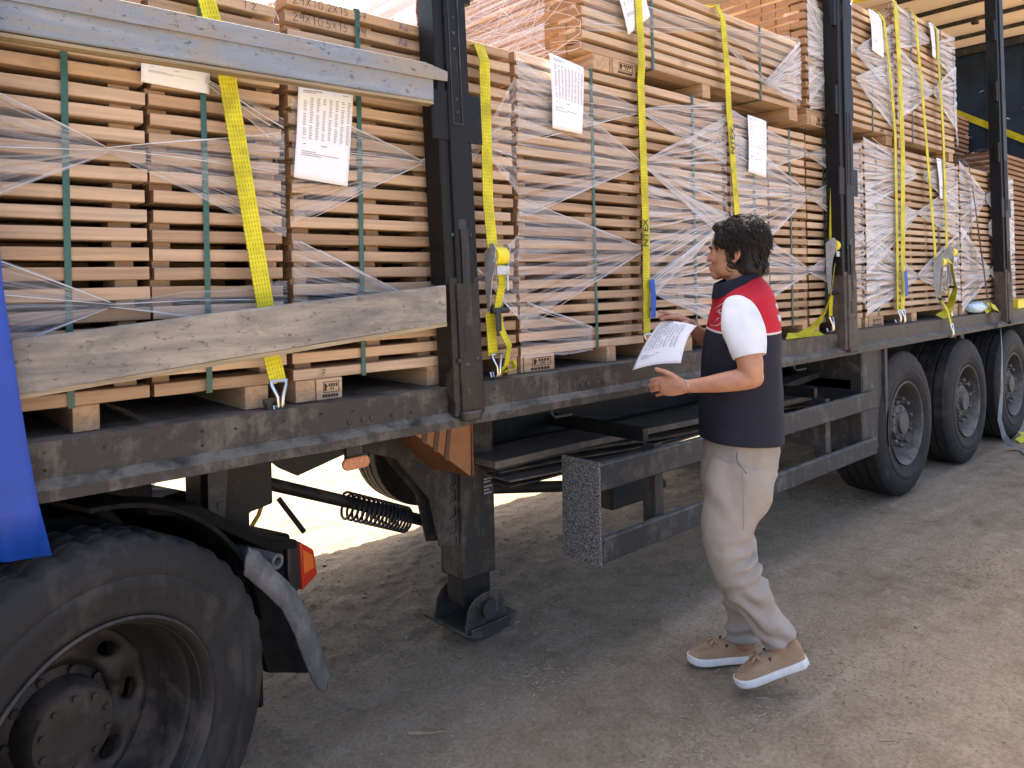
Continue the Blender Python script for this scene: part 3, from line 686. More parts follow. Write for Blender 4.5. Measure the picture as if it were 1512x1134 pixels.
m=MB(); m.prism([(1.235,.695),(1.30,.665),(1.312,.50),(1.255,.475),(1.235,.56)],.29,.55,'y'); tl=part('tail_lamp',m,BLACKP,TT,bev=.012)
m=MB(); m.prism([(1.285,.672),(1.358,.618),(1.374,.520),(1.295,.484)],.282,.555,'y'); part('lamp_lens',m,REDL,tl,bev=.010)
m=MB(); m.prism([(1.297,.638),(1.345,.605),(1.352,.552),(1.300,.545)],.277,.30,'y'); part('indicator_lens',m,ORANGEL,tl,bev=.004)
m=MB(); m.lathe([(-.0,.014),(-.0,.024),(.25,.026),(.25,.014),(0,.014)],.985,.06,.735,20); part('rubber_grommet',m,FLAP,TT,True)
TT.location=(.463,-.086,0); TT.rotation_euler=(0,0,R(17.6))

# ---------------------------------------------------------------- orange case and spare boards under the deck
oc=thing('plastic_case','orange plastic case with dark slanting stripes wedged behind the landing leg','case',(1.8,.4,1.0))
m=MB(); m.prism([(1.62,1.09),(1.968,1.09),(1.952,.785),(1.68,1.0)],.358,.366,'y'); part('case_front',m,ORC,oc,bev=.003)
m=MB(); m.add([(1.66,.366,1.02),(1.952,.366,.787),(1.89,.66,.79),(1.70,.66,.99),(1.66,.372,1.03),(1.954,.372,.80),(1.90,.66,.80),(1.71,.66,1.0)],[(0,1,2,3),(4,7,6,5),(0,4,5,1),(2,6,7,3),(0,3,7,4),(1,5,6,2)]); part('case_side',m,ORD,oc)
for i,x in enumerate((1.735,1.79,1.845)):
    m=MB(); zb=1.0-(x-.03-1.66)*.79
    m.prism([(x,1.09),(x+.018,1.09),(x-.012,zb-.01),(x-.032,zb+.01)],.353,.358,'y'); part('stripe',m,BRSTR,oc)
m=MB(); m.box(1.955,1.962,.350,.358,.79,1.09); part('case_edge',m,ORD,oc)
brd=[('spare_board','long dirty brown spare board, topmost of the boards stored under the deck',.81,.842,.36,.62),
     ('spare_board','thin black spare board under the brown one, second of the stored boards',.775,.79,.38,.66),
     ('spare_board','bent black spare board, third of the boards stored under the deck',.752,.762,.40,.70),
     ('spare_board','thin dusty board below the black ones, fourth of the stored boards',.730,.739,.37,.66),('spare_board','thin dark board lowest of all the boards stored under the deck',.708,.717,.41,.68)]
BRDM=dusty('dirty_board',(.12,.095,.075),(.22,.18,.14),.5,None,.7,9)
for k,(nm,lb,z0,z1,y0,y1) in enumerate(brd):
    rings=[]
    for i in range(25):
        t=i/24; x=2.09+.03*k+3.55*t; dz=-.02-.075*max(0,(t-.15))**1.0+(0.02*math.sin(t*9+k))*(k>0)
        rings.append([(x,y0,z0+dz),(x,y1,z0+dz),(x,y1,z1+dz),(x,y0,z1+dz)])
    m=MB(); m.loft(rings); tag(part(nm,m,BRDM if k in (0,3) else LEG,None,bev=.003),lb,'board','boards stored under the deck')
for k,(x0,x1,z,lb) in enumerate(((4.45,5.45,.93,'grey slotted metal profile lying highest under the deck before the first wheel'),(4.4,5.5,.86,'curved black profile under the slotted one before the first wheel'))):
    rings=[]
    for i in range(13):
        t=i/12; x=x0+(x1-x0)*t; dz=-.05*(1-t)**2*(1+k)
        rings.append([(x,.30+.1*k,z+dz-.02),(x,.42+.1*k,z+dz-.02),(x,.42+.1*k,z+dz+.02),(x,.30+.1*k,z+dz+.02)])
    m=MB(); m.loft(rings); tag(part('metal_profile',m,LEG if k==0 else DARK,None,bev=.003),lb,'profile','profiles stored under the deck')
# ---------------------------------------------------------------- cargo: board stacks on bearers
def board_mesh(L,D,H,mt,seed,seg=1):
    """unit length along x, chamfered section, slightly bowed and uneven"""
    rnd=random.Random(seed); c=.0022; rings=[]
    for i in range(seg+1):
        t=i/seg; x=(t-.5)*L; j=lambda s:rnd.uniform(-s,s)
        dy=j(.0012); z0=-H/2+j(.0012); z1=H/2+j(.0015)
        pr=[(-D/2+c+dy,z0),(D/2,z0),(D/2,z1),(-D/2+c+dy,z1),(-D/2+dy,z1-c),(-D/2+dy,z0+c)]
        rings.append([(x,y,z) for y,z in pr])
    m=MB(); m.loft(rings); me=m.mesh('board',mt); fixn(me); me.materials.append(ENDB if mt is WOODB else ENDG)
    for p in me.polygons:
        if abs(p.normal.x)>.9: p.material_index=1
    return me
BV={}
def bvar(H,mt):
    k=(round(H,4),mt.name)
    if k not in BV: BV[k]=[board_mesh(1,.09,H,mt,s,5) for s in range(6)]
    return BV[k]
SPM=MB(); SPM.box(-.5,.5,-.5,.5,-.5,.5); SPME=SPM.mesh('spacer',WOOD); SPY=SPM.mesh('cross_piece',WOODY)
def stack(label,x0,x1,y0,y1,z0,n,pitch=.0537,h=.034,sp=(0.,.5,1.),bear=(),bands=(),ends=0,endw=.10,wood=WOOD,group='stacks of sawn boards on the trailer',seed=0,jag=.0055,top=True,bz=None,deep=None):
    rnd=random.Random(seed*31+5)
    o=thing('board_stack',label,'board stack',((x0+x1)/2,(y0+y1)/2,z0-.07),group); off=o.location
    L=x1-x0; vs=bvar(h,wood); spw=.055
    for k in range(n):
        zc=z0+h/2+k*pitch+rnd.uniform(-.0012,.0012)
        ll=L-abs(rnd.gauss(0,jag)); xs_=rnd.uniform(-jag,jag)*.6
        b=put('board',rnd.choice(vs),o,Vector(((x0+x1)/2+xs_,y0+.045+abs(rnd.gauss(0,jag*.6)),zc))-off)
        b.scale=(ll,1,1); b.rotation_euler=(rnd.gauss(0,.01),rnd.gauss(0,.0012)*(1/L)**.5,rnd.gauss(0,.002)*(1/L)**.5)
        if k<n-1:
            for f in sp:
                xx=x0+.035+f*(L-.07)+rnd.uniform(-.006,.006)
                if rnd.random()<.04: continue
                s=put('spacer',SPME,o,Vector((xx,y0+.045+.05+abs(rnd.gauss(0,.004)),zc+pitch/2))-off)
                s.scale=(spw*rnd.uniform(.8,1.15),.10,pitch-h+.001); s.rotation_euler=(0,0,rnd.gauss(0,.05))
        if ends:
            m_=int((min(y1,y0+ends)-y0-.095)/endw)
            for j in range(m_):
                yc=y0+.095+endw*(j+.5)
                e=put('board',vs[(k+j)%6],o,Vector(((x0+x1)/2+rnd.uniform(-jag,jag)*1.5,yc+rnd.uniform(-.003,.003),zc+rnd.uniform(-.002,.002)))-off)
                e.scale=(L,(endw-.006)/.09,1)
            if k<n-1:       # cross piece filling the gap at the near end
                e=put('cross_piece',SPY,o,Vector((x0+.03+rnd.uniform(0,.012),y0+.11+(min(y1,y0+ends)-y0-.12)/2,zc+pitch/2))-off)
                e.scale=(.05,min(y1,y0+ends)-y0-.13,pitch-h+.001)
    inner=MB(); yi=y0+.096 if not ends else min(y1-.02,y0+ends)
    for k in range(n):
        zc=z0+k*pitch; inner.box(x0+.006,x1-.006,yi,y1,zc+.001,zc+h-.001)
    inner.box(x0+.10,x1-.10,y0+.22,y1-.01,z0,z0+n*pitch-.03)  # solid core added so no light leaks through the gaps
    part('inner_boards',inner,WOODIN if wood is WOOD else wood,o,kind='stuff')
    zb=bz if bz is not None else .07
    for (bx,bw,st) in bear:
        m=MB(); m.box(bx,bx+bw,y0+.004,y1,z0-zb,z0-.0015,.002); part('bearer',m,WOODY,o)
        if st:
            m=MB(); m.box(bx+bw+.003,bx+bw+.003+st,y0+.0,y0+.12,z0-zb,z0-.0015,.003); blk=part('corner_block',m,WOOD,o)
            m=MB(); X0=bx+bw+.003+st*.26; X1=bx+bw+.003+st*.88; ym=y0-.0012; zt=z0-zb*.18; zm=z0-zb*.68
            def q(a,b,c,d): m.box(a,b,ym,ym+.001,c,d)
            q(X0,X1,zt-.002,zt); q(X0,X1,zm,zm+.002); q(X0,X0+.002,zm,zt); q(X1-.002,X1,zm,zt); wd=(X1-X0)
            q(X0+wd*.08,X0+wd*.2,zm+.006,zt-.006); q(X0+wd*.12,X0+wd*.27,zm+.018,zt-.012)
            for i in range(4): q(X0+wd*(.34+.15*i),X0+wd*(.44+.15*i),zt-.017,zt-.006)
            for i in range(2): q(X0+wd*(.45+.14*i),X0+wd*(.51+.14*i),zm+.008,zm+.016)
            for i in range(6): q(X0-wd*.06+wd*.17*i,X0+wd*.07+wd*.17*i,zm-.015,zm-.005)
            part('burnt_stamp',m,INKB,blk)
    zt=z0+(n-1)*pitch+h
    for bx in bands:
        m=MB(); yb=y0-.0035; wv=[]
        for i in range(41):
            t=i/40; z=z0-.004+(zt-z0+.006)*t; dx=.003*math.sin(t*2.4+bx*9)
            wv.append([(bx+dx-.008,yb-.001*math.sin(i*1.1),z),(bx+dx+.008,yb-.001*math.sin(i*1.1+1),z),(bx+dx+.008,yb+.0012,z),(bx+dx-.008,yb+.0012,z)])
        m.loft(wv); m.box(bx-.008,bx+.008,yb,y1,zt+.0025,zt+.004); m.box(bx-.008,bx+.008,yb,yb+.25,z0-.005,z0-.0035)
        part('binding_band',m,GREENB,o)
    o['_f']=0; del o['_f']
    return o
def film(o,fans,y,mt,seed=0):
    """fans: (xp,zp,wp, xe,zlo,zhi) spreading from a pinch to an edge"""
    rnd=random.Random(seed); m=MB(); uvs=[]
    for fi,(xp,zp,wp,xe,zl,zh) in enumerate(fans):
        nu,nv=16,34; base=len(m.v); ph=rnd.uniform(0,9)
        for i in range(nu+1):
            u=i/nu
            for j in range(nv+1):
                v=j/nv; x=xp+(xe-xp)*u; za=zp-wp/2+wp*v; zb=zl+(zh-zl)*v
                z=za+(zb-za)*(u**.94)+.012*noise.noise(Vector((u*3.1,ph,v*2)))*math.sin(math.pi*u)+.004*noise.noise(Vector((u*9,ph+5,v*7)))*(u>.02)
                yy=y-.004-.0035*math.sin(v*60+ph+3*u)*(.4+.6*u)-.004*noise.noise(Vector((x*9,z*14,ph)))-.003*fi/ max(1,len(fans))-.006*(1-u)
                m.v.append((x,yy,z))
        for i in range(nu):
            for j in range(nv):
                a=base+i*(nv+1)+j; m.f.append((a,a+1,a+nv+2,a+nv+1)); uvs.append([(i/nu,j/nv+fi*1.0),(i/nu,(j+1)/nv+fi*1.0),((i+1)/nu,(j+1)/nv+fi*1.0),((i+1)/nu,j/nv+fi*1.0)])
    off=wloc(o); m.v=[(p[0]-off.x,p[1]-off.y,p[2]-off.z) for p in m.v]
    me=bpy.data.meshes.new('stretch_film'); me.from_pydata(m.v,[],m.f); me.materials.append(mt)
    me.polygons.foreach_set('use_smooth',[True]*len(me.polygons))
    ul=me.uv_layers.new(name='UVMap'); flat=[c for f in uvs for (a,b) in f for c in (a,b-math.floor(min(q[1] for q in f)+1e-6))]
    ul.data.foreach_set('uv',flat); me.update()
    fo=put('stretch_film',me,o)
    rm=MB()     # film gathered into thin ropes along the fans
    for (xp,zp,wp,xe,zl,zh) in fans:
        for k in range(3):
            v=rnd.choice((0,1,rnd.random())); ze=zl+(zh-zl)*v; u1=rnd.uniform(.75,1); pts=[]
            for i in range(9):
                u=u1*i/8; pts.append((xp+(xe-xp)*u-off.x,y-.012-.003*math.sin(u*9)-off.y,zp+(v-.5)*wp+(ze-zp)*u+.006*math.sin(u*5+k)*u-off.z))
            rm.tube(pts,[.0006+.0014*rnd.random() for _ in range(9)],4,False)
    me2=rm.mesh('film_rope',FILMS,True); r_o=put('film_rope',me2,o); r_o['kind']='stuff'
    return fo
def pinch(xp,zp,xl,l0,l1,xr,r0,r1,w=.012): return [(xp,zp,w,xl,l0,l1),(xp,zp,w,xr,r0,r1)]
def strands(o,pts,r=.0009,name='film_strand'):
    m=MB()
    for p in pts: m.tube(p,r,4,False)
    return part(name,m,FILMS,o,kind='stuff')
Z0=1.306
D=2.43
b1=stack('leftmost board stack beside the blue curtain, crossed by clear film and one green band',-.32,.622,.08,D,Z0,22,sp=(.98,),bear=((-.3,.09,0),(.432,.062,0)),bands=(.43,),seed=1)
b2=stack('narrow board stack crossed by the slanting yellow strap, left of the stack with handwriting',.632,1.014,.08,D,Z0,22,sp=(.0,1.0),bear=((.885,.07,0),),bands=(.776,),seed=2,jag=.006)
b3=stack('board stack with handwritten sizes on its top boards, left of the nearest stake',1.040,1.604,.08,D,Z0,23,sp=(.02,.56,1.0),bear=((1.045,.066,.09),(1.545,.055,0)),bands=(1.287,),seed=3,ends=.36)
b4=stack('narrow board stack squeezed behind the nearest stake and its ratchet strap',1.622,1.984,.08,D,Z0-.0,23,sp=(.0,.95),bear=((1.93,.05,0),),bands=(),seed=4,jag=.012)
b5=stack('board stack with a printed list near its top left corner, right of the nearest stake',1.999,2.782,.08,D,Z0,23,sp=(.03,.62,.97),bear=((2.000,.012,.17),(2.52,.06,0)),bands=(2.452,),seed=5,jag=.007)
b6=stack('board stack in front of the man, between two yellow straps, wrapped in crossed film',2.80,3.485,.08,D,Z0,23,sp=(.0,.5,1.),bear=((2.81,.08,0),(3.1,.07,0),(3.4,.07,0)),bands=(3.209,),seed=6,jag=.007)
b7=stack('board stack behind the man\'s head with a gridded printed sheet on its film',3.505,3.935,.08,D,Z0,22,sp=(.0,1.),bear=((3.52,.07,0),(3.85,.07,0)),bands=(3.79,),seed=7)
b8=stack('unwrapped looking board stack just behind the man\'s shoulder, left of the second stake',3.95,4.385,.08,D,Z0,22,sp=(.0,.98),bear=((3.96,.07,0),(4.32,.06,0)),bands=(4.19,),seed=8)
b9=stack('board stack hidden partly by the second stake and a dangling ratchet',4.40,5.16,.08,D,Z0,22,sp=(.02,.5,.98),bear=((4.46,.07,0),(5.06,.08,0)),bands=(4.62,),seed=9)
b10=stack('long white wrapped board stack right of the second stake with three yellow straps',5.195,7.03,.08,D,Z0,23,sp=(.0,.18,.34,.52,.7,.86,1.),bear=((5.2,.05,.24),(6.02,.1,0),(6.92,.1,0)),bands=(5.42,6.62),seed=10)
b11=stack('white wrapped board stack behind the third stake, with a grey strap hanging over it',7.075,8.62,.08,D,Z0,23,sp=(.0,.2,.4,.6,.8,1.),bear=((7.08,.2,0),(7.9,.1,0),(8.5,.1,0)),bands=(7.4,8.2),seed=11)
u1=stack('low board stack on the second tier above the man, with a sheet hanging askew',2.40,4.315,.08,1.2,2.606,8,sp=(.0,.3,.5,.75,1.),bear=((2.47,.11,.0),(2.585,.012,.16),(3.31,.07,0),(4.21,.10,0)),bands=(2.889,3.882),seed=12,ends=1.1)
u1b=stack('tall board stack standing behind the low one on the second tier, wrapped in white film',2.36,4.30,1.25,2.42,2.606,13,sp=(.0,1.),bear=((2.5,.1,0),(4.1,.1,0)),seed=13,ends=1.1)
u2=stack('tall white wrapped stack on the second tier, behind the second stake',4.425,5.735,.08,1.2,2.606,16,sp=(.0,.25,.5,.75,1.),bear=((4.43,.04,.30),(5.62,.1,0)),bands=(5.388,),seed=14,ends=1.1)
u2b=stack('brown board stack in the back row of the second tier, above the low stack',4.44,5.70,1.25,2.42,2.606,20,sp=(.0,1.),seed=15,ends=1.1,wood=WOODB)
u3=stack('rightmost tall stack on the second tier, white wrapped with three yellow straps',5.775,7.03,.08,1.2,2.606,19,sp=(.0,.3,.55,.8,1.),bear=((5.85,.1,0),(6.9,.1,0)),bands=(6.115,6.75),seed=16,ends=1.1)
ur=stack('brown board stack near the dark rear wall, behind the third stake',8.80,10.2,.25,2.3,Z0,29,sp=(.0,1.),seed=17,ends=.9,wood=WOODB)
ur2=stack('small grey board stack on top of the brown one by the rear wall',8.75,9.83,.80,2.2,2.94,9,sp=(.0,.25,.5,.75,1.),seed=18,wood=WOODB,bear=((8.8,.1,0),(9.7,.1,0)))
# ---- stretch film
film(b1,[(.522,1.973,.012,-.3,1.55,2.35),(.522,1.973,.012,1.018,1.755,2.075),(.521,1.564,.012,-.3,1.25,1.93),(.521,1.564,.012,1.016,1.48,1.62),(.285,2.20,.03,-.3,2.05,2.30)],.073,FILM,1)
film(b2,[(.78,2.20,.02,1.018,2.03,2.12)],.070,FILM,2)
film(b3,[(1.525,2.032,.012,1.044,1.80,2.19),(1.525,2.032,.012,1.604,1.99,2.08),(1.57,1.50,.012,1.040,1.44,1.75)],.073,FILM,3)
film(b4,pinch(1.80,2.12,1.625,1.9,2.3,1.985,1.95,2.42)+pinch(1.8,1.62,1.625,1.4,1.75,1.985,1.45,1.8),.066,FILM,4)
film(b5,pinch(2.767,2.136,1.995,1.86,2.50,2.80,2.10,2.17)+[(2.775,2.383,.012,1.997,2.16,2.53),(2.76,1.74,.014,1.985,1.42,1.93),(2.40,1.35,.10,1.985,1.30,1.48)],.070,FILM,5)
film(b6,[(2.79,2.136,.03,3.49,1.80,2.45),(2.79,2.383,.03,3.49,2.2,2.53),(3.49,1.93,.012,2.80,1.5,2.05),(2.79,1.56,.03,3.49,1.32,1.9)],.068,FILMM,6)
film(b7,[(4.37,2.341,.02,3.51,2.12,2.50),(4.37,2.097,.02,3.51,1.62,2.40),(4.35,1.631,.02,3.51,1.36,1.95)],.062,FILMM,7)
film(b9,[(4.39,2.341,.02,5.16,2.15,2.5),(4.38,2.097,.02,5.16,1.8,2.3),(4.36,1.631,.02,5.16,1.4,1.9)],.066,FILMM,9)
film(b10,[(6.10,2.361,.05,5.19,2.05,2.54),(6.25,2.361,.05,7.03,2.12,2.50),(6.108,2.06,.02,5.19,1.82,2.2),(6.108,2.06,.02,7.03,1.9,2.35),(6.08,1.579,.02,5.18,1.32,1.92),(6.08,1.579,.02,7.03,1.36,1.95),(6.1,2.06,.02,5.19,1.6,2.0)],.066,FILMW,10)
film(b11,[(7.72,2.283,.05,7.075,1.85,2.56),(7.75,2.283,.05,8.62,1.9,2.52),(7.83,1.60,.02,7.07,1.25,2.0),(7.83,1.60,.02,8.62,1.2,2.0),(7.8,2.0,.1,8.62,1.8,2.3)],.066,FILMW,11)
film(u1,[(3.444,2.902,.014,2.40,2.68,2.86),(3.444,2.902,.014,4.31,2.78,3.03),(3.40,2.87,.012,3.95,2.66,2.70),(3.89,2.69,.02,4.30,2.62,3.0)],.068,FILM,12)
film(u1,[(3.90,2.69,.012,4.31,2.655,3.02)],.060,FILMW,112)
film(u2,[(4.75,2.96,.02,4.42,2.65,3.45),(4.73,2.98,.02,5.05,3.1,3.44),(5.07,3.10,.02,5.735,2.9,3.43),(5.07,2.92,.02,5.735,2.63,3.15),(5.07,3.1,.02,4.42,2.95,3.3),(5.0,2.75,.03,4.42,2.62,2.86)],.066,FILMW,14)
film(u3,[(6.439,3.437,.02,5.775,3.25,3.6),(6.45,3.40,.02,7.03,3.2,3.6),(6.487,3.05,.02,5.775,2.72,3.3),(6.487,3.05,.02,7.03,2.8,3.35),(6.95,3.0,.02,7.04,2.65,3.35)],.066,FILMW,16)
# loose strands over the end faces
rs=random.Random(3)
def endstrands(o,x,y0,y1,z0,z1,n,steep=False):
    P=[]
    for i in range(n):
        ya=rs.uniform(y0,y1); za=rs.uniform(z0,z1); L=rs.uniform(.15,.9)*(y1-y0); a=rs.gauss(.1,.3) if not steep else rs.gauss(1.5,.25)
        if rs.random()<.2: a=rs.uniform(-1.2,1.2)
        pts=[]
        for j in range(5):
            t=j/4-.5; yy=ya+L*t*math.cos(a); zz=za+L*t*math.sin(a)+rs.uniform(-.004,.004)
            pts.append((x-.006-rs.uniform(0,.006),max(y0,min(y1,yy)),max(z0,min(z1,zz))))
        P.append(pts)
    strands(o,P)
endstrands(u1,2.398,.08,1.2,2.61,3.03,45); endstrands(u1b,2.358,1.25,2.42,2.61,3.33,30)
endstrands(b3,1.038,.085,.36,2.25,2.51,12,True)
endstrands(u3,5.773,.1,.6,3.2,3.6,30)
endstrands(ur,8.797,.3,1.1,2.6,2.87,40)
def endfilm(o,x,y0,y1,z0,z1,mt,seed):
    rnd=random.Random(seed); m=MB(); uvs=[]; nu,nv=24,24
    for i in range(nu+1):
        for j in range(nv+1):
            u,v=i/nu,j/nv; m.v.append((x-.008-.008*noise.noise(Vector((u*7,v*9,seed)))-.004*math.sin(v*40+u*5),y0+(y1-y0)*u,z0+(z1-z0)*v))
    for i in range(nu):
        for j in range(nv):
            a=i*(nv+1)+j; m.f.append((a,a+1,a+nv+2,a+nv+1)); uvs+=[.5+.4*i/nu,.1+.75*j/nv,.5+.4*i/nu,.1+.75*(j+1)/nv,.5+.4*(i+1)/nu,.1+.75*(j+1)/nv,.5+.4*(i+1)/nu,.1+.75*j/nv]
    off=wloc(o); m.v=[(p[0]-off.x,p[1]-off.y,p[2]-off.z) for p in m.v]
    me=m.mesh('end_film',mt,True); ul=me.uv_layers.new(name='UVMap'); ul.data.foreach_set('uv',uvs); put('end_film',me,o)
endfilm(u1,2.398,.30,1.2,2.60,3.03,FILMM,1); endfilm(u1b,2.356,1.25,2.42,2.6,3.34,FILMX,2)
# handwriting and small prints on boards
def onface(o,s,size,x,z,y,mt,rot=0,name='handwriting'):
    me=text_mesh(s,size,mt); t=put(name,me,o,Vector((x,y,z))-wloc(o)); t.rotation_euler=(R(90),R(rot),0); return t
GL={'0':[[(0,.5),(.1,.95),(.45,1),(.6,.5),(.45,.03),(.12,.05),(0,.5)]],'1':[[(.15,.85),(.35,1),(.33,0)]],'2':[[(0,.8),(.25,1),(.52,.8),(.3,.4),(0,0),(.58,.03)]],
'3':[[(0,.92),(.5,.95),(.22,.58),(.55,.35),(.3,0),(0,.1)]],'5':[[(.55,.98),(.1,.95),(.06,.55),(.45,.55),(.5,.15),(.2,0),(0,.1)]],'7':[[(0,.95),(.58,1),(.2,0)],[(.12,.5),(.5,.52)]],
'9':[[(.52,.75),(.3,1),(.03,.8),(.12,.52),(.5,.65),(.55,.9),(.42,0)]],'X':[[(0,1),(.55,0)],[(.55,.95),(0,.05)]],'.':[[(.05,.02),(.12,.0)]],'A':[[(0,0),(.3,1),(.58,0)],[(.1,.38),(.5,.4)]],'d':[[(.5,1),(.48,0),(.45,.35),(.2,.45),(.02,.2),(.2,0),(.47,.15)]],' ':[]}
def scrawl(o,txt,size,x,z,y,mt,seed,step=.82):
    rnd=random.Random(seed); m=MB()
    for ch in txt:
        for st in GL[ch]:
            pts=[Vector((x+size*(a+rnd.uniform(-.04,.04)),y,z+size*(b+rnd.uniform(-.04,.04)))) for a,b in st]
            for p,q in zip(pts[:-1],pts[1:]):
                d=(q-p).normalized()*size*.03; nn=Vector((-d.z,0,d.x))*1.35; e=rnd.uniform(.8,1.25)
                m.add([p-d+nn*e,q+d+nn*e,q+d-nn*e,p-d-nn*e],[(0,1,2,3)])
        x+=size*(step*(.45 if ch in '. ' else 1))*rnd.uniform(.95,1.08)
    return part('handwriting',m,mt,o,kind='stuff')
scrawl(b3,'29X10.2X15.  37',.025,1.062,2.492,.0745,INK,1); scrawl(b3,'Ad',.024,1.455,2.490,.0745,BLUEI,2)
scrawl(b3,'29X10.5X15.  79',.025,1.060,2.4375,.0745,INK,3); scrawl(b3,'Ad',.024,1.452,2.4375,.0745,BLUEI,4)
scrawl(b2,'1 2',.022,.90,2.439,.0745,INK,5); scrawl(b3,'7',.022,1.13,1.313,.0745,INK,6)
onface(u2,'LIKS',.034,5.50,2.613,.0745,INK)
# ---------------------------------------------------------------- printed sheets taped to the stacks
def sheet(label,c,y,rows,cols,curl,seed,grid=False,hang=(0,0),group='printed sheets on the stacks'):
    """c: four (x,z) corners TL,TR,BR,BL"""
    rnd=random.Random(seed); n=14
    TL,TR_,BR,BL=[Vector((p[0],0,p[1])) for p in c]
    def P(u,v,off=0):
        a=TL.lerp(TR_,u); b=BL.lerp(BR,u); q=a.lerp(b,v)
        yy=y-.003-curl*(math.sin(v*2.6)*.6+.4*math.sin(u*3.1+v*2)+.35*noise.noise(Vector((u*2.4,v*3,seed)))) 
        return Vector((q.x,yy-off,q.z))
    o=thing('paper_sheet',label,'paper sheet',tuple(P(.5,0)),group)
    m=MB(); m.v=[tuple(P(i/n,j/n)) for j in range(n+1) for i in range(n+1)]
    m.f=[(j*(n+1)+i,j*(n+1)+i+1,(j+1)*(n+1)+i+1,(j+1)*(n+1)+i) for j in range(n) for i in range(n)]
    p=part('page',m,WHITEP,o,'all'); md=p.modifiers.new('solid','SOLIDIFY'); md.thickness=.0006
    m=MB()
    def mark(u0,u1,v0,v1):
        m.add([P(u0,v0,.0012),P(u1,v0,.0012),P(u1,v1,.0012),P(u0,v1,.0012)],[(0,1,2,3)])
    mark(.08,.42,.045,.055); mark(.08,.3,.065,.073); mark(.8,.9,.05,.058)
    for k in range(cols):
        u=.10+.80*k/(cols-1) if cols>1 else .1
        if grid:
            mark(u,u+.008,.12,.52)
            continue
        for j in range(rows):
            v=.12+.46*j/rows
            if rnd.random()<.93: mark(u,u+.040+rnd.uniform(0,.02),v,v+.46/rows*.42)
    if grid:
        for j in range(7): mark(.1,.91,.12+.4*j/6,.126+.4*j/6)
    mark(.12,.17,.62,.63); mark(.45,.55,.62,.632)
    for j,(a,b) in enumerate(((.1,.36),(.1,.78),(.1,.46))): mark(a,b,.70+.02*j,.708+.02*j)
    part('print',m,PRINT,o); return o
sheet('blank back of a white sheet half hidden under the upper side board',[(.610,2.29),(.796,2.288),(.793,2.163),(.608,2.168)],.072,1,2,.006,1)
sheet('white printed list taped high beside the nearest stake, largest of the sheets',[(1.066,2.232),(1.259,2.237),(1.231,1.926),(1.041,1.941)],.064,26,8,.006,2)
sheet('printed sheet on the film at the top corner right of the nearest stake',[(2.164,2.535),(2.371,2.513),(2.353,2.225),(2.166,2.228)],.052,26,9,.010,3)
sheet('sheet hanging askew under the yellow strap on the low second tier stack',[(2.56,2.98),(2.76,3.03),(2.842,2.835),(2.668,2.712)],.052,20,7,.010,4)
sheet('sheet with a printed grid, above and right of the man\'s head',[(3.676,2.485),(3.874,2.474),(3.854,2.159),(3.662,2.17)],.048,8,8,.008,5,True)
sheet('sheet up on the second tier, just right of the second stake',[(5.282,3.43),(5.506,3.42),(5.515,3.135),(5.30,3.147)],.050,20,6,.010,6)
sheet('narrow looking sheet on the rightmost second tier stack',[(6.40,3.585),(6.61,3.562),(6.61,3.30),(6.446,3.32)],.050,20,6,.010,7)
sheet('sheet on the lower long wrapped stack, right of a yellow strap',[(6.50,2.52),(6.667,2.515),(6.70,2.185),(6.541,2.20)],.050,20,6,.010,8)

# ---------------------------------------------------------------- lashing straps
def ribbon(pts,wd,th=.0028,side=None,name='webbing',mt=None,parent=None):
    pts=[Vector(p) for p in pts]
    # resample
    Q=[]
    for a,b in zip(pts[:-1],pts[1:]):
        k=max(1,int((b-a).length/.05))
        Q+=[a.lerp(b,i/k) for i in range(k)]
    Q.append(pts[-1]); n=len(Q); m=MB(); us=[0]
    for i in range(1,n): us.append(us[-1]+(Q[i]-Q[i-1]).length)
    for i,p in enumerate(Q):
        t=(Q[min(i+1,n-1)]-Q[max(i-1,0)]).normalized()
        s_=side(us[i]/max(us[-1],1e-6)) if side else Vector((1,0,0))
        s_=(s_-t*s_.dot(t)).normalized(); nn=t.cross(s_)
        for a,b in ((-1,-1),(1,-1),(1,1),(-1,1)): m.v.append(tuple(p+s_*a*wd/2+nn*b*th/2))
    uvs=[]
    for i in range(n-1):
        for k in range(4):
            k2=(k+1)%4; m.f.append((i*4+k,i*4+k2,(i+1)*4+k2,(i+1)*4+k))
            v0,v1=((0,1),(1,1),(1,0),(0,0))[k]
            uvs+=[us[i],v0,us[i],v1,us[i+1],v1,us[i+1],v0]
    off=wloc(parent); m.v=[(p[0]-off.x,p[1]-off.y,p[2]-off.z) for p in m.v]
    me=m.mesh(name,mt or WEBY); ul=me.uv_layers.new(name='UVMap'); ul.data.foreach_set('uv',uvs); fixn_keep=None
    return put(name,me,parent)
def hook(x,y,z,parent,s=1.0,name='hook'):
    m=MB()
    for k in (-1,1):
        m.tube([(x+k*.022*s,y,z+.062*s),(x+k*.021*s,y-.004,z+.05*s),(x+k*.008*s,y-.012,z+.018*s),(x+k*.006*s,y-.013,z-.008*s),(x+k*.006*s,y+.0,z-.026*s),(x+k*.006*s,y+.02,z-.026*s),(x+k*.006*s,y+.028,z-.006*s)],.0055*s,8)
    m.cyl((x-.026*s,y,z+.062*s),(x+.026*s,y,z+.062*s),.0055*s,8)
    return part(name,m,CHROME,parent,True)
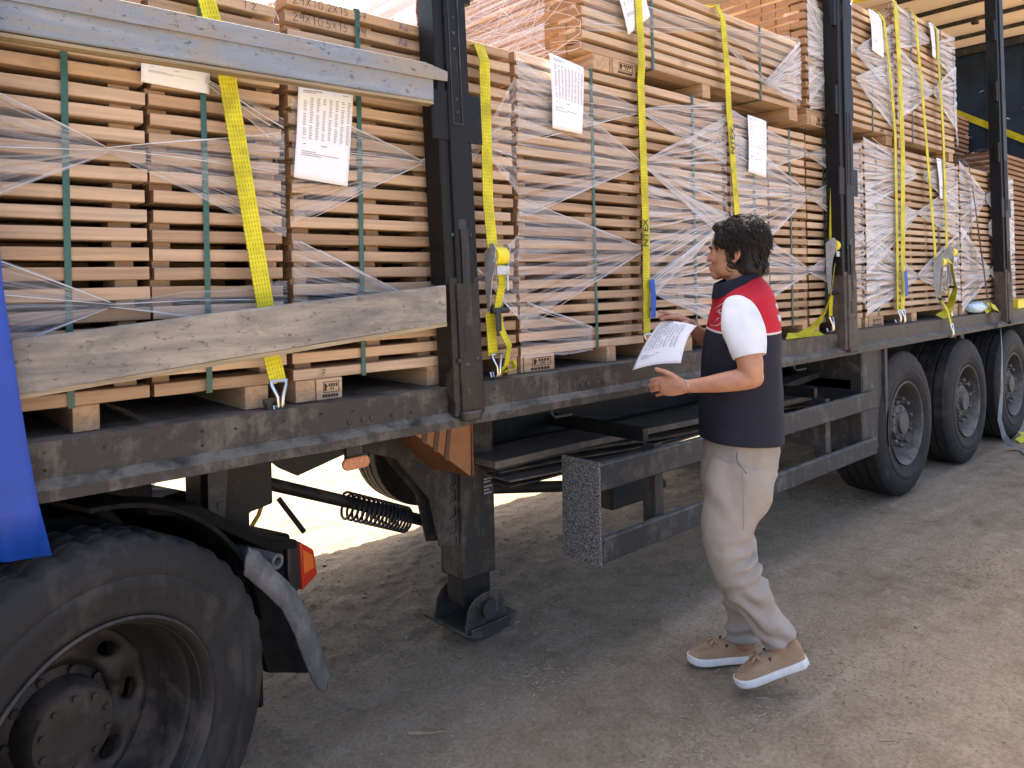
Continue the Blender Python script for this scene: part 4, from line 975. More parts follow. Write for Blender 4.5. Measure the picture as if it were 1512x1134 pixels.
def ratchet(x,y,z,h,parent,lean=0,wd=.062):
    """ratchet buckle hanging from z down to z-h; frame and handle plates each side, drum wound with webbing"""
    m=MB()
    for s in (-1,1):
        xs=x+s*wd/2
        pr=[(y-.012,z),(y-.050,z-.015),(y-.055,z-.06),(y-.03,z-.12),(y-.012,z-h*.95),(y+.0,z-h),(y+.012,z-h*.6),(y+.012,z-.02)]
        m.prism(pr,xs-.0018,xs+.0018,'x')
        m.prism([(y-.060,z-.01),(y-.045,z+.012),(y-.02,z+.01),(y-.02,z-.05),(y-.045,z-.06)],xs+s*.004-.0015,xs+s*.004+.0015,'x')
    m.box(x-wd/2,x+wd/2,y-.058,y-.052,z-.105,z-.072).box(x+wd*.28,x+wd*.42,y-.058,y-.054,z-.165,z-.10)
    m.cyl((x-wd/2-.006,y-.03,z-.035),(x+wd/2+.006,y-.03,z-.035),.013,12)
    m.cyl((x-wd/2,y-.0,z-h+.03),(x+wd/2,y-.0,z-h+.03),.005,8)
    fr=part('ratchet',m,GALV,parent,bev=.0008)
    m=MB(); m.lathe([(-wd/2+.004,.0),(-wd/2+.004,.034),(wd/2-.004,.034),(wd/2-.004,.0)],0,0,0,24)
    m.v=[(x+b,y-.03+a,z-.035+c) for a,b,c in m.v]
    wr=part('wound_webbing',m,YEL,fr,True)
    m=MB(); m.cyl((x-wd/2-.008,y-.03,z-h+.006),(x+wd/2+.012,y-.03,z-h+.006),.011,12); part('handle_grip',m,BLACKP,fr,True)
    return fr
SG='lashing straps over the load'
def strap(label,loc): return thing('lashing_strap',label,'strap',loc,SG)
def face(y): return y
# slanting strap on the left
s=strap('yellow lashing strap slanting down behind both side boards at the left',(.85,.03,1.3))
ribbon([(.70,.30,2.46),(.745,.055,2.47),(.777,.03,2.42),(.826,.03,2.236),(.93,.03,1.54),(.945,.03,1.398),(.962,.026,1.315)],.052,parent=s)
hook(.962,.026,1.255,s,1.05); m=MB(); m.box(.93,.945,.03,.06,1.2,1.26).cyl((.925,.045,1.258),(.985,.045,1.258),.011,8); part('lashing_ring',m,LEG,s)
# strap with the ratchet right of the first stake
s=strap('yellow strap with steel ratchet and doubled tail just right of the nearest stake',(1.82,.03,1.25))
ribbon([(1.80,.30,2.515),(1.80,.06,2.50),(1.805,.036,2.44),(1.803,.03,1.9),(1.803,.01,1.73)],.050,parent=s)
ratchet(1.822,.03,1.735,.245,s)
ribbon([(1.822,-.005,1.69),(1.828,-.012,1.6),(1.815,.005,1.5),(1.832,.0,1.42),(1.862,-.005,1.36),(1.85,.0,1.29),(1.838,.02,1.262)],.040,parent=s,side=lambda t:Vector((1,.5*t,0)))
ribbon([(1.80,.03,1.49),(1.805,.028,1.40),(1.808,.026,1.328)],.046,parent=s)
ribbon([(1.85,.02,1.262),(1.885,-.005,1.275),(1.90,.01,1.30),(1.87,.03,1.29),(1.855,.04,1.25)],.045,parent=s,side=lambda t:Vector((.5,.8,0)))
hook(1.818,.02,1.268,s,1.0); m=MB(); m.box(1.795,1.822,-.012,-.008,1.42,1.50); part('buckle_tag',m,BLACKP,s,bev=.002)
# strap in front of the man
def ntex(o,x,y,z,size):
    me=text_mesh('NTEX',size,BLACKP); t=put('strap_print',me,o,Vector((x+.020,y-.002,z-.15))-wloc(o)); t.rotation_euler=(R(90),R(-90),0)
s=strap('yellow lashing strap ending in a blue tag, nearest strap to the man\'s raised hand',(2.755,.05,1.3))
ribbon([(2.71,.3,3.06),(2.715,.06,3.045),(2.735,.035,2.9),(2.752,.035,2.6),(2.757,.048,2.517),(2.768,.045,1.83),(2.757,.045,1.345)],.050,parent=s); hook(2.757,.04,1.285,s)
ribbon([(2.79,.034,1.60),(2.795,.030,1.52),(2.793,.034,1.42)],.035,mt=WEBB,parent=s,name='blue_tag'); ntex(s,2.755,.040,1.90,.05)
# strap behind the man's head
s=strap('yellow lashing strap running down behind the man\'s head',(3.55,.05,1.3))
ribbon([(3.41,.3,3.05),(3.415,.06,3.03),(3.435,.035,2.96),(3.465,.035,2.7),(3.49,.044,2.49),(3.55,.044,1.92),(3.58,.044,1.34)],.050,parent=s); hook(3.58,.04,1.285,s); ntex(s,3.500,.034,2.40,.055)
# strap left of the second stake
s=strap('yellow lashing strap with grey ratchet and dangling tail just left of the second stake',(4.58,.05,1.25))
ribbon([(4.76,.3,3.48),(4.76,.06,3.465),(4.74,.03,3.36),(4.68,.03,2.6),(4.60,.03,1.80)],.052,parent=s); ratchet(4.60,.035,1.82,.34,s,wd=.07)
ribbon([(4.60,.03,1.48),(4.575,.03,1.40),(4.575,.03,1.335)],.045,parent=s); hook(4.58,.03,1.275,s,1.1)
ribbon([(4.58,-.0,1.66),(4.50,-.02,1.55),(4.47,-.02,1.47),(4.46,.0,1.41),(4.40,.0,1.36),(4.28,-.01,1.30),(4.15,.0,1.262),(4.02,.03,1.25),(4.2,.05,1.244),(4.45,.03,1.246)],.055,parent=s,side=lambda t:Vector((.9,.4,.3)))
ribbon([(4.63,.02,1.52),(4.65,.015,1.46),(4.62,.02,1.43)],.05,mt=WEBB,parent=s,name='blue_tag')
# twin straps right of the second stake
s=strap('wide yellow lashing strap right of the second stake, the broader of a close pair',(5.72,.05,1.25))
ribbon([(5.62,.3,3.63),(5.64,.06,3.62),(5.70,.03,3.56),(5.745,.025,3.0),(5.775,.03,2.466),(5.72,.03,1.45),(5.70,.03,1.33)],.075,parent=s); hook(5.70,.025,1.268,s,1.1)
ribbon([(5.69,.0,1.62),(5.70,-.004,1.53),(5.71,.0,1.44)],.05,mt=WEBB,parent=s,name='blue_tag')
s=strap('thin yellow lashing strap close left of the broad one',(5.64,.05,1.25))
ribbon([(5.40,.3,3.47),(5.42,.06,3.46),(5.50,.035,3.40),(5.60,.035,3.0),(5.672,.04,2.603),(5.65,.036,1.6),(5.64,.036,1.335)],.042,parent=s); hook(5.64,.03,1.275,s)
s=strap('yellow lashing strap with grey ratchet, its hook hanging over the side beam',(6.43,.03,1.15))
ribbon([(6.03,.3,3.625),(6.035,.06,3.61),(6.07,.03,3.55),(6.184,.03,2.97),(6.287,.03,2.355),(6.385,.03,1.72)],.048,parent=s); ratchet(6.41,.03,1.72,.33,s,wd=.075)
ribbon([(6.41,.02,1.42),(6.44,-.03,1.30),(6.462,-.045,1.20)],.048,parent=s); hook(6.467,-.045,1.125,s,1.15)
ribbon([(6.44,-.01,1.71),(6.53,-.03,1.69),(6.60,-.02,1.60),(6.66,-.02,1.48),(6.62,.0,1.36),(6.56,.02,1.28),(6.45,.03,1.25)],.07,parent=s,side=lambda t:Vector((.6,.5,.5)))
s=strap('rightmost yellow lashing strap on the load, ending in a high grey ratchet',(6.64,.03,1.5))
ribbon([(6.48,.3,3.62),(6.485,.06,3.61),(6.52,.03,3.54),(6.617,.03,2.71),(6.636,.03,1.80)],.046,parent=s); ratchet(6.65,.03,1.80,.32,s,wd=.08)
ribbon([(6.65,.03,1.49),(6.68,.03,1.35),(6.68,.03,1.30)],.046,parent=s); hook(6.68,.03,1.26,s)
s=strap('grey lashing strap hanging from the load down to the dirt beside the third wheel',(7.6,-.06,0))
ribbon([(7.22,.3,2.57),(7.22,.06,2.56),(7.23,.03,2.5),(7.316,.02,2.19),(7.53,.0,1.37),(7.66,-.06,1.12),(7.67,-.065,.9),(7.62,-.07,.55),(7.52,-.075,.30),(7.58,-.09,.15),(7.75,-.10,.03),(7.82,-.16,.012),(7.62,-.26,.012),(7.5,-.36,.012)],.055,mt=WEBG,parent=s,side=lambda t:Vector((1,.5*math.sin(t*5),0)) if t<.85 else Vector((.5,1,0)))
s=strap('yellow strap fixed slanting across the dark rear wall',(10.34,.7,3.3))
ribbon([(10.33,1.5,3.86),(10.33,1.101,3.60),(10.33,.367,3.139),(10.33,.05,2.94)],.075,parent=s,side=lambda t:Vector((0,.53,-.85)))
# ---------------------------------------------------------------- small things on the deck and ground
bg=thing('folded_bag','crumpled pale blue and white bag lying on the deck edge before the third stake','bag',(7.42,.06,1.237))
m=MB(); rings=[]
for i in range(13):
    t=i/12; x=7.22+.40*t; r=.05*math.sin(math.pi*min(1,.12+.8*t))**.5
    rings.append([(x+.01*noise.noise(Vector((k,i,1))),.05+r*1.1*math.cos(2*math.pi*k/14)*(1+.25*noise.noise(Vector((k*.9,i*.8,2)))),1.238+.052+r*math.sin(2*math.pi*k/14)*(1+.3*noise.noise(Vector((k*.9,i*.8,5))))) for k in range(14)])
m.loft(rings); part('bag_body',m,plain('pale_blue_film',(.50,.66,.74),.35,0,.5,.35,25),bg,'all')
ws=thing('webbing_roll','loose roll of yellow webbing lying on the deck beside the pale bag','webbing',(7.7,.03,1.24))
ribbon([(7.50,.02,1.26),(7.62,.0,1.30),(7.75,-.01,1.27),(7.86,.01,1.25)],.07,parent=ws,side=lambda t:Vector((.2,.6,1)))
yb=thing('yellow_box','flat bright yellow box on the deck right of the third stake','box',(8.62,.0,1.237))
m=MB(); m.box(8.45,8.95,.0,.06,1.238,1.32,.004); part('box_body',m,YEL,yb); m=MB(); m.box(8.44,8.96,-.004,.064,1.321,1.328); part('box_lid',m,YEL,yb)
gw=thing('webbing_heap','small heap of yellow webbing lying on the dirt by the third wheel','webbing',(8.3,-.04,.0))
ribbon([(8.15,-.05,.01),(8.25,-.08,.03),(8.36,-.02,.045),(8.45,-.08,.02),(8.38,-.14,.015),(8.25,-.1,.05)],.06,parent=gw,side=lambda t:Vector((.3,.8,.6)))
# ---------------------------------------------------------------- the man (local frame: +x the way he faces, +y his left, +z up)
PE=thing('person','man with dark wavy hair in red and navy vest and beige trousers, holding a paper','person',(2.724,-.487,.002))
PE.rotation_euler=(0,0,math.atan2(rt.y*-1,-rt.x))
def ell(c,rx,ry,n=48,tilt=0.,sq=2.0,ph=0):
    """horizontal ring: rx along x, ry along y, tilted so the front drops"""
    o=[]
    for k in range(n):
        a=2*math.pi*k/n; ca,sa=math.cos(a),math.sin(a)
        x=rx*math.copysign(abs(ca)**(2/sq),ca); y=ry*math.copysign(abs(sa)**(2/sq),sa)
        o.append((c[0]+x,c[1]+y,c[2]-tilt*x))
    return o
def limb(pts,n=24,flat=None):
    """loft along a path of (x,y,z,r_inplane,r_side): rings perpendicular to the path"""
    P=[Vector(p[:3]) for p in pts]; rings=[]
    for i,p in enumerate(P):
        t=(P[min(i+1,len(P)-1)]-P[max(i-1,0)]).normalized()
        s=Vector((0,1,0)); s=(s-t*s.dot(t)).normalized(); f=t.cross(s)
        rings.append([tuple(p+f*math.cos(2*math.pi*k/n)*pts[i][3]+s*math.sin(2*math.pi*k/n)*pts[i][4]) for k in range(n)])
    return rings
def spline(pts,m):
    """catmull-rom resample of tuples"""
    out=[]; P=[np.array(p,float) for p in pts]; P=[2*P[0]-P[1]]+P+[2*P[-1]-P[-2]]
    for i in range(1,len(P)-2):
        for j in range(m):
            t=j/m; a,b,c,d=P[i-1:i+3]
            out.append(tuple(.5*((2*b)+(c-a)*t+(2*a-5*b+4*c-d)*t*t+(3*b-a-3*c+d)*t**3)))
    out.append(tuple(P[-2])); return out
def capsule(mb,pts,seg=16):
    """closed tapered chain (x,y,z,r) with rounded ends"""
    P=[Vector(p[:3]) for p in pts]; r=[p[3] for p in pts]; a=(P[0]-P[1]).normalized(); b=(P[-1]-P[-2]).normalized()
    pre=[(P[0]+a*r[0]*math.sin(q),r[0]*math.cos(q)) for q in (1.45,1.0,.5)]; post=[(P[-1]+b*r[-1]*math.sin(q),r[-1]*math.cos(q)) for q in (.5,1.0,1.45)]
    A=pre+list(zip(P,r))+post; mb.tube([q[0] for q in A],[q[1] for q in A],seg)
def fused(name,mb,mt,vox,parent,smooth=4,disp=None,adapt=0):
    """voxel-fuse overlapping closed shells into one continuous surface"""
    me=mb.mesh('tmp',mt); fixn(me); o=bpy.data.objects.new('tmp',me); COL.objects.link(o)
    md=o.modifiers.new('r','REMESH'); md.mode='VOXEL'; md.voxel_size=vox
    if smooth: md=o.modifiers.new('s','SMOOTH'); md.factor=.5; md.iterations=smooth
    me2=bpy.data.meshes.new_from_object(o.evaluated_get(bpy.context.evaluated_depsgraph_get())); bpy.data.objects.remove(o)
    if disp:
        co=[v.co.copy() for v in me2.vertices]; no=[v.normal.copy() for v in me2.vertices]
        for v,c,nn in zip(me2.vertices,co,no): v.co=c+nn*disp(c)
    me2.materials.clear(); me2.materials.append(mt); me2.polygons.foreach_set('use_smooth',[True]*len(me2.polygons)); me2.name=name
    return put(name,me2,parent)
HY=R(-32)   # head turned a little away, towards the load
hc=Vector((.02,0,1.69))
def H(x,y,z):      # head coordinates -> local
    ca,sa=math.cos(HY),math.sin(HY); return (hc.x+x*ca-y*sa, hc.y+x*sa+y*ca, hc.z+z)
b=MB()
def hsph(c,r,seg=20,ring=12):
    m=MB(); m.sph((0,0,0),r,seg,ring); b.add([H(c[0]+x,c[1]+y,c[2]+z) for x,y,z in m.v],m.f)
# skull and face
hsph((-.005,0,.045),(.098,.076,.092)); hsph((.035,0,-.005),(.076,.066,.075)); hsph((.045,0,-.052),(.068,.054,.048))
hsph((.095,0,-.078),(.026,.026,.022)); hsph((.03,.045,-.055),(.055,.018,.035)); hsph((.03,-.045,-.055),(.055,.018,.035))
hsph((.085,0,.035),(.030,.055,.018)); hsph((.092,.030,-.012),(.026,.022,.018)); hsph((.092,-.030,-.012),(.026,.022,.018))
def hcap(pts): m=MB(); capsule(m,[H(*p[:3])+(p[3],) for p in pts],12); b.add(m.v,m.f)
hcap([(.106,0,.030,.009),(.117,0,.008,.0095),(.128,0,-.012,.0105),(.129,0,-.018,.010)]); hcap([(.114,.012,-.020,.008),(.114,-.012,-.020,.008)]); hcap([(.094,.045,.004,.008),(.100,.033,.001,.008),(.102,.020,.003,.007)]); hcap([(.094,-.045,.004,.008),(.100,-.033,.001,.008),(.102,-.020,.003,.007)]); hcap([(.098,.045,.020,.008),(.105,.030,.024,.009),(.106,.016,.020,.008)]); hcap([(.098,-.045,.020,.008),(.105,-.030,.024,.009),(.106,-.016,.020,.008)])
hcap([(.112,.018,-.046,.007),(.122,0,-.044,.0085),(.112,-.018,-.046,.007)]); hcap([(.108,.016,-.058,.007),(.118,0,-.058,.009),(.108,-.016,-.058,.007)])
for s in (-1,1):   # ears: rim, lobe and shell
    ec=[(.004,s*.076,.028),(-.012,s*.086,.030),(-.022,s*.088,.015),(-.020,s*.086,-.005),(-.008,s*.080,-.022),(.004,s*.075,-.030)]
    hcap([p+(.0062,) for p in ec]); hcap([(-.004,s*.077,.018,.009),(-.006,s*.078,-.006,.010)]); hcap([(.006,s*.075,-.026,.0075),(.002,s*.076,-.034,.0065)])
# neck, shoulders and trunk
capsule(b,[(.030,0,1.66,.052),(.018,0,1.58,.056),(.012,0,1.50,.066)],20)
m=MB(); m.loft([ell((.02,0,z),rx,ry,28) for z,rx,ry in ((1.53,.06,.09),(1.49,.085,.16),(1.42,.105,.175),(1.25,.125,.165),(1.05,.13,.16),(.92,.125,.15))]); b.add(m.v,m.f)
# arms
capsule(b,spline([(.085,.185,1.45,.046),(.082,.235,1.37,.048),(.072,.258,1.29,.049),(.068,.262,1.232,.043)],4),18)
capsule(b,spline([(.062,.262,1.226,.040),(.10,.252,1.218,.041),(.165,.228,1.205,.037),(.235,.195,1.192,.029),(.297,.166,1.184,.0245)],4),18)
capsule(b,spline([(.03,-.175,1.43,.054),(.015,-.225,1.34,.048),(.02,-.245,1.27,.042)],4),16)
capsule(b,spline([(.015,-.245,1.262,.040),(.07,-.230,1.300,.039),(.14,-.200,1.355,.031),(.192,-.172,1.402,.0245)],4),16)
# left hand, handshake-like: back of the hand to us, thumb on top, fingers curling away
def finger(pts,r0=.0092,r1=.0076):
    n=len(pts); capsule(b,[p+(r0+(r1-r0)*i/(n-1),) for i,p in enumerate(spline(pts,3))] if False else [tuple(p)+(r0+(r1-r0)*i/(len(pts)-1),) for i,p in enumerate(pts)],10)
m=MB(); m.loft(limb([(.290,.168,1.184,.027,.022),(.312,.158,1.184,.034,.020),(.338,.144,1.184,.041,.018),(.362,.131,1.183,.040,.0155),(.378,.122,1.182,.034,.012)],16)); b.add(m.v,m.f)
finger([(.366,.130,1.212),(.393,.113,1.208),(.408,.092,1.199),(.404,.072,1.193)])
finger([(.370,.128,1.193),(.400,.110,1.187),(.414,.086,1.179),(.407,.064,1.175)],.0096)
finger([(.366,.126,1.174),(.394,.108,1.166),(.407,.086,1.158),(.400,.066,1.155)])
finger([(.355,.124,1.157),(.378,.108,1.147),(.388,.091,1.141),(.383,.075,1.139)],.0082,.0066)
finger([(.310,.158,1.205),(.338,.150,1.226),(.366,.142,1.240),(.396,.136,1.249)],.0135,.0085)
# right hand, palm down over the sheet, fingers spread, thumb on the paper
m=MB(); m.loft(limb([(.186,-.176,1.398,.022,.026),(.205,-.170,1.413,.020,.034),(.232,-.166,1.427,.017,.041),(.256,-.164,1.436,.0145,.040),(.268,-.163,1.438,.011,.034)],16)); b.add(m.v,m.f)
finger([(.258,-.135,1.434),(.286,-.128,1.437),(.306,-.126,1.434),(.320,-.126,1.429)])
finger([(.264,-.154,1.440),(.290,-.150,1.452),(.309,-.150,1.459),(.322,-.150,1.460)],.0095)
finger([(.262,-.174,1.438),(.288,-.175,1.443),(.306,-.177,1.440),(.318,-.179,1.434)])
finger([(.250,-.193,1.431),(.272,-.199,1.430),(.287,-.203,1.424),(.297,-.206,1.416)],.0082,.0066)
finger([(.206,-.140,1.408),(.230,-.122,1.400),(.250,-.110,1.392),(.268,-.103,1.384)],.0135,.0085)
# hidden legs down to the ankles
capsule(b,[(.03,.085,.88,.07),(.10,.10,.68,.06),(.10,.12,.46,.052),(-.03,.13,.22,.040),(-.06,.135,.16,.038)],14)
capsule(b,[(.03,-.085,.88,.07),(.05,-.09,.66,.075),(.05,-.085,.46,.052),(.03,-.08,.2,.040),(.02,-.08,.08,.040)],14)
body=fused('body',b,SKIN,.0042,PE,3)
# eyes, brows
for s in (-1,1):
    e=MB(); e.sph(H(.0925,s*.031,.010),.0115,12,8); part_=put('eye',e.mesh('eye',plain('eye_white',(.6,.57,.52),.2),True),PE)
    i_=MB(); i_.sph(H(.1025,s*.031,.010),(.004,.0052,.0052),10,6); put('iris',i_.mesh('iris',plain('brown_iris',(.02,.010,.006),.1),True),part_)
    e=MB(); capsule(e,[H(.098,s*.052,.026)+(.004,),H(.112,s*.034,.034)+(.0055,),H(.115,s*.014,.030)+(.004,)],8); put('eyebrow',e.mesh('eyebrow',HAIR,True),PE)
# hair: fused clumps plus locks
b=MB(); rh=random.Random(11)
hsph((-.002,0,.072),(.100,.084,.076)); hsph((-.024,0,.018),(.074,.080,.083)); hsph((.058,0,.112),(.050,.062,.028)); hsph((-.040,0,-.052),(.058,.064,.048))
for s in (-1,1):
    hsph((-.045,s*.058,.000),(.040,.020,.055)); hsph((.042,s*.066,.060),(.040,.020,.040)); hsph((.020,s*.074,.035),(.022,.012,.035)); hsph((-.040,s*.055,-.055),(.035,.022,.028))
for i in range(0):
    a=rh.uniform(.5,5.8); t=rh.uniform(-.55,1.0); x=-.006+.100*math.cos(a)*math.sqrt(1-min(.95,abs(t))**2); y=.086*math.sin(a)*math.sqrt(1-min(.95,abs(t))**2); z=.045+.105*t
    if x>.02 and z<.07: continue
    hsph((x,y,z),(rh.uniform(.024,.036),)*3,10,6)
def hd(c):
    v=Vector(c)*26; return .0065*noise.noise(v)+.003*noise.noise(Vector((c[0]*30+c[2]*20,c[1]*90,c[2]*25-c[0]*20)))
fused('hair',b,HAIR,.0045,PE,7,hd)
lk=MB()
for i in range(1900):
    a=rh.uniform(.35,5.93); t=rh.uniform(-1.0,1.0); q=.90 if t<-.4 else math.sqrt(1-t*t*.9) if t<0 else math.sqrt(max(.04,1-t*t)); x=-.010+.106*math.cos(a)*q; y=.090*math.sin(a)*q; z=.054+.104*t
    if x>.035 and z<.075: continue
    d=Vector((x+.010,y,z-.054)).normalized(); dn=Vector((-.55,0,-1)); dn=(dn-d*dn.dot(d)).normalized(); sd=d.cross(dn); L=rh.uniform(.03,.075); cu=rh.uniform(-.02,.02); pts=[]; ra=[]
    fl=.012*max(0,rh.random()-.55)*2
    for k in range(7):
        u=k/6; p=Vector((x,y,z))+dn*L*u+sd*cu*math.sin(u*3.4)-d*(L*u)**2*3.2+d*(.004+.006*math.sin(u*6+i)*u+fl*u); pts.append(H(*p)); ra.append(.0016*(1-.7*u)+.0003)
    lk.tube(pts,ra,5)
for k in range(14):   # flyaway hairs and curled tips at the nape
    y=rh.uniform(-.07,.085); pts=[]
    for j in range(7):
        u=j/6; pts.append(H(-.072-.030*math.sin(u*2.6),y+.01*u,-.01-.075*u+.012*math.sin(u*6+k)))
    lk.tube(pts,[.0035*(1-.8*j/6)+.0004 for j in range(7)],5)
lk.tube([H(.055-.078*u,.02,.118+.030*math.sin(u*3.14)) for u in [k/8 for k in range(9)]],[.0018]*9,5)
o=part('hair_lock',MB(),HAIR,PE) if False else put('hair_lock',lk.mesh('hair_lock',HAIR,True),PE); o['kind']='stuff'
# vest
tor=[(1.585,.030,.086,.080,.36),(1.555,.028,.100,.120,.36),(1.525,.020,.112,.160,.30),(1.49,.016,.122,.190,.22),(1.44,.014,.133,.204,.13),(1.38,.018,.146,.208,.06),(1.30,.024,.155,.204,.02),(1.20,.029,.161,.198,0),(1.09,.031,.168,.194,0),(1.0,.032,.172,.197,-.03),(.948,.033,.172,.200,-.04)]
tor=spline(tor,5); v=MB(); rings=[]
for (z,xc,rx,ry,tl) in tor: rings.append(ell((xc,0,z),rx*.945,ry*.96,80,tl,2.25))
def vd(p):
    x,y,z=p; w_=.0055*noise.noise(Vector((x*9,y*9,z*5)))+.0035*noise.noise(Vector((x*16,y*16,z*22)))
    if z<1.25: w_+=.0055*math.sin(z*46+x*14+y*9)*max(0,1-abs(z-1.10)/.16)*(.5+noise.noise(Vector((x*6,y*6,z*3))))
    w_+=.003*math.sin(z*70-x*30)*max(0,1-abs(z-1.42)/.12)*.4
    return w_
rings=[[tuple(Vector(p)+Vector((p[0]-.03,p[1],0)).normalized()*vd(p)) for p in r_] for r_ in rings]
last=rings[-1]; cx_,cy_,cz_=.033,0,.948
rings.append([(cx_+(p[0]-cx_)*.97,p[1]*.97,p[2]-.004) for p in last]); rings.append([(cx_+(p[0]-cx_)*.92,p[1]*.92,p[2]+.03) for p in last]); rings.append([(cx_+(p[0]-cx_)*.75,p[1]*.75,p[2]+.10) for p in last])
v.loft(rings,False); me=v.mesh('vest',VEST,True); fixn(me); vest=put('vest',me,PE)
md=vest.modifiers.new('sub','SUBSURF'); md.levels=1; md.render_levels=1
bvh=BVHTree.FromPolygons([Vector(p) for p in v.v],v.f)
# collar
c=MB(); rr_=[]
for (dz,rx,ry) in ((-.012,.100,.098),(.006,.097,.092),(.026,.094,.088),(.040,.091,.085),(.043,.087,.081),(.038,.083,.077),(.012,.083,.078),(-.01,.085,.08)):
    rr_.append(ell((.036,0,1.562+dz),rx,ry,56,.36,2.1))
c.loft(rr_,False); cm=c.mesh('collar',NAVY,True); fixn(cm); cl_=put('collar',cm,vest)
# zip edge down the front and seam piping round the near armhole
def onvest(x,z,side=1,off=.0015):
    h_=bvh.ray_cast(Vector((x,side*.6,z)),Vector((0,-side,0)))
    return (h_[0]+h_[1]*(off if h_[1].y*side>0 else -off)) if h_[0] is not None else None
def paint(name,polys,mt,parent,w_=.0016,side=1):
    m=MB()
    for pl_ in polys:
        pts=[onvest(x+(-.004 if x>0 else .012),z,side) for x,z in pl_]; pts=[p for p in pts if p is not None]
        if len(pts)>1: m.tube(pts,w_,5)
    if m.v: 
        o=put(name,m.mesh(name,mt,True),parent); return o
ov=[(.131+.0115*math.cos(t)-.012*math.sin(t)*0-(.034*math.sin(t))*.42*-1*.0+.0,1.452+.046*math.sin(t)) for t in [2*math.pi*k/26 for k in range(27)]]
ov=[(x-.36*(z-1.452),z) for x,z in ov]
emb=[ov]+[[(.127+.006*math.cos(t)-.3*(.012+.008*math.sin(t)),1.464+.009*math.sin(t)) for t in [2*math.pi*k/10 for k in range(11)]],[(.128,1.472),(.134,1.462),(.125,1.458),(.132,1.452)],[(.137,1.445),(.148,1.430)],[(.142,1.447),(.152,1.432)],[(.133,1.440),(.142,1.424)]]
paint('vest_emblem',emb,WHITEC,vest,.0013)
lt_=[[(-.086,1.452),(-.092,1.425)],[(-.092,1.425),(-.097,1.446)],[(-.097,1.446),(-.103,1.420)],[(-.103,1.420),(-.107,1.448)],[(-.083,1.492),(-.090,1.474)],[(-.088,1.494),(-.095,1.472)]]
paint('vest_lettering',lt_,WHITEC,vest,.0026)
# sleeves
def sleeve(s):
    pts=spline([(.080,s*.140,1.510,.040,.026),(.082,s*.172,1.488,.060,.038),(.083,s*.200,1.450,.075,.046),(.082,s*.222,1.400,.081,.053),(.076,s*.243,1.350,.073,.054),(.070,s*.258,1.303,.061,.055)] if s>0 else
      [(.04,-.140,1.50,.040,.026),(.035,-.165,1.48,.056,.038),(.028,-.185,1.44,.066,.046),(.02,-.205,1.40,.066,.05),(.016,-.222,1.35,.060,.052),(.016,-.235,1.31,.056,.052)],5)
    rings=limb(pts,40); out=[]
    for i,r_ in enumerate(rings):
        q=[]
        for p in r_:
            P_=Vector(p); d_=(P_-Vector(pts[i][:3])); d_=d_.normalized() if d_.length>0 else d_
            q.append(tuple(P_+d_*(.004*noise.noise(Vector((p[0]*22,p[1]*22,p[2]*9)))+.0035*math.sin(p[0]*75+p[2]*28)*max(0,1-abs(p[2]-1.38)/.09)*.6)))
        out.append(q)
    e=Vector(pts[-1][:3]); L_=out[-1]
    out.append([tuple(e+(Vector(p)-e)*.955+Vector((0,0,-.003))) for p in L_]); out.append([tuple(e+(Vector(p)-e)*.90+Vector((0,0,.02))) for p in L_])
    m=MB(); m.loft(out); me=m.mesh('shirt_sleeve',WHITEC,True); fixn(me); o=put('shirt_sleeve',me,PE); md=o.modifiers.new('sub','SUBSURF'); md.levels=1; md.render_levels=1
    m=MB(); hem=[tuple(e+(Vector(p)-e)*1.004+Vector((0,0,.026))) for p in out[-4]]
    return o
sleeve(1); sleeve(-1)
# trousers
b=MB(); 
b.loft([ell((xc,0,z),rx,ry,40,0,2.2) for z,xc,rx,ry in ((.96,.030,.140,.160),(.90,.031,.148,.170),(.84,.045,.146,.174),(.78,.065,.130,.158),(.74,.08,.095,.11))])
near=[(.045,.090,.86,.140,.100),(.074,.095,.76,.146,.104),(.108,.100,.675,.118,.098),(.124,.108,.60,.106,.090),(.122,.115,.53,.098,.084),(.098,.122,.455,.096,.080),(.050,.130,.37,.086,.074),(-.002,.137,.285,.076,.068),(-.045,.142,.215,.070,.064),(-.060,.143,.188,.068,.062)]
far=[(.040,-.085,.86,.130,.098),(.055,-.085,.76,.128,.100),(.060,-.085,.66,.108,.092),(.058,-.083,.56,.098,.084),(.046,-.081,.46,.095,.080),(.034,-.080,.37,.088,.074),(.024,-.080,.27,.079,.068),(.020,-.080,.16,.074,.064),(.020,-.080,.088,.073,.063)]
for lg_ in (near,far): b.loft(limb(spline([q[:3]+(q[3]*.93,q[4]*.92) for q in lg_],5),32))
def td(p):
    x,y,z=p; k=0
    v_=Vector((x,y,z))
    if y>0:
        sx=x-.12; # folds fan out from behind the knee and pool above the hem
        kn=math.exp(-((z-.50)/.11)**2); k+=.011*kn*math.sin(95*(z+.55*x)+6*noise.noise(v_*7))*max(.15,min(1,(.20-x)*6))
        sh=math.exp(-((z-.30)/.12)**2); k+=.0085*sh*math.sin(70*(z-.35*x)+5*noise.noise(v_*8))
    else:
        k+=.008*math.exp(-((z-.18)/.12)**2)*math.sin(85*(z+.2*x)+5*noise.noise(v_*9))+.004*math.exp(-((z-.5)/.2)**2)*math.sin(60*z+6*noise.noise(v_*6))
    hp=math.exp(-((z-.80)/.10)**2); k+=.006*hp*math.sin(46*(z*.6-x*.9)+4*noise.noise(v_*6))
    k+=.006*noise.noise(Vector((x*9,y*9,z*4)))+.0022*noise.noise(v_*28)
    return k
tro=fused('trousers',b,KHAKI,.0058,PE,6,td)
bt_=BVHTree.FromPolygons([v_.co for v_ in tro.data.vertices],[tuple(p.vertices) for p in tro.data.polygons])
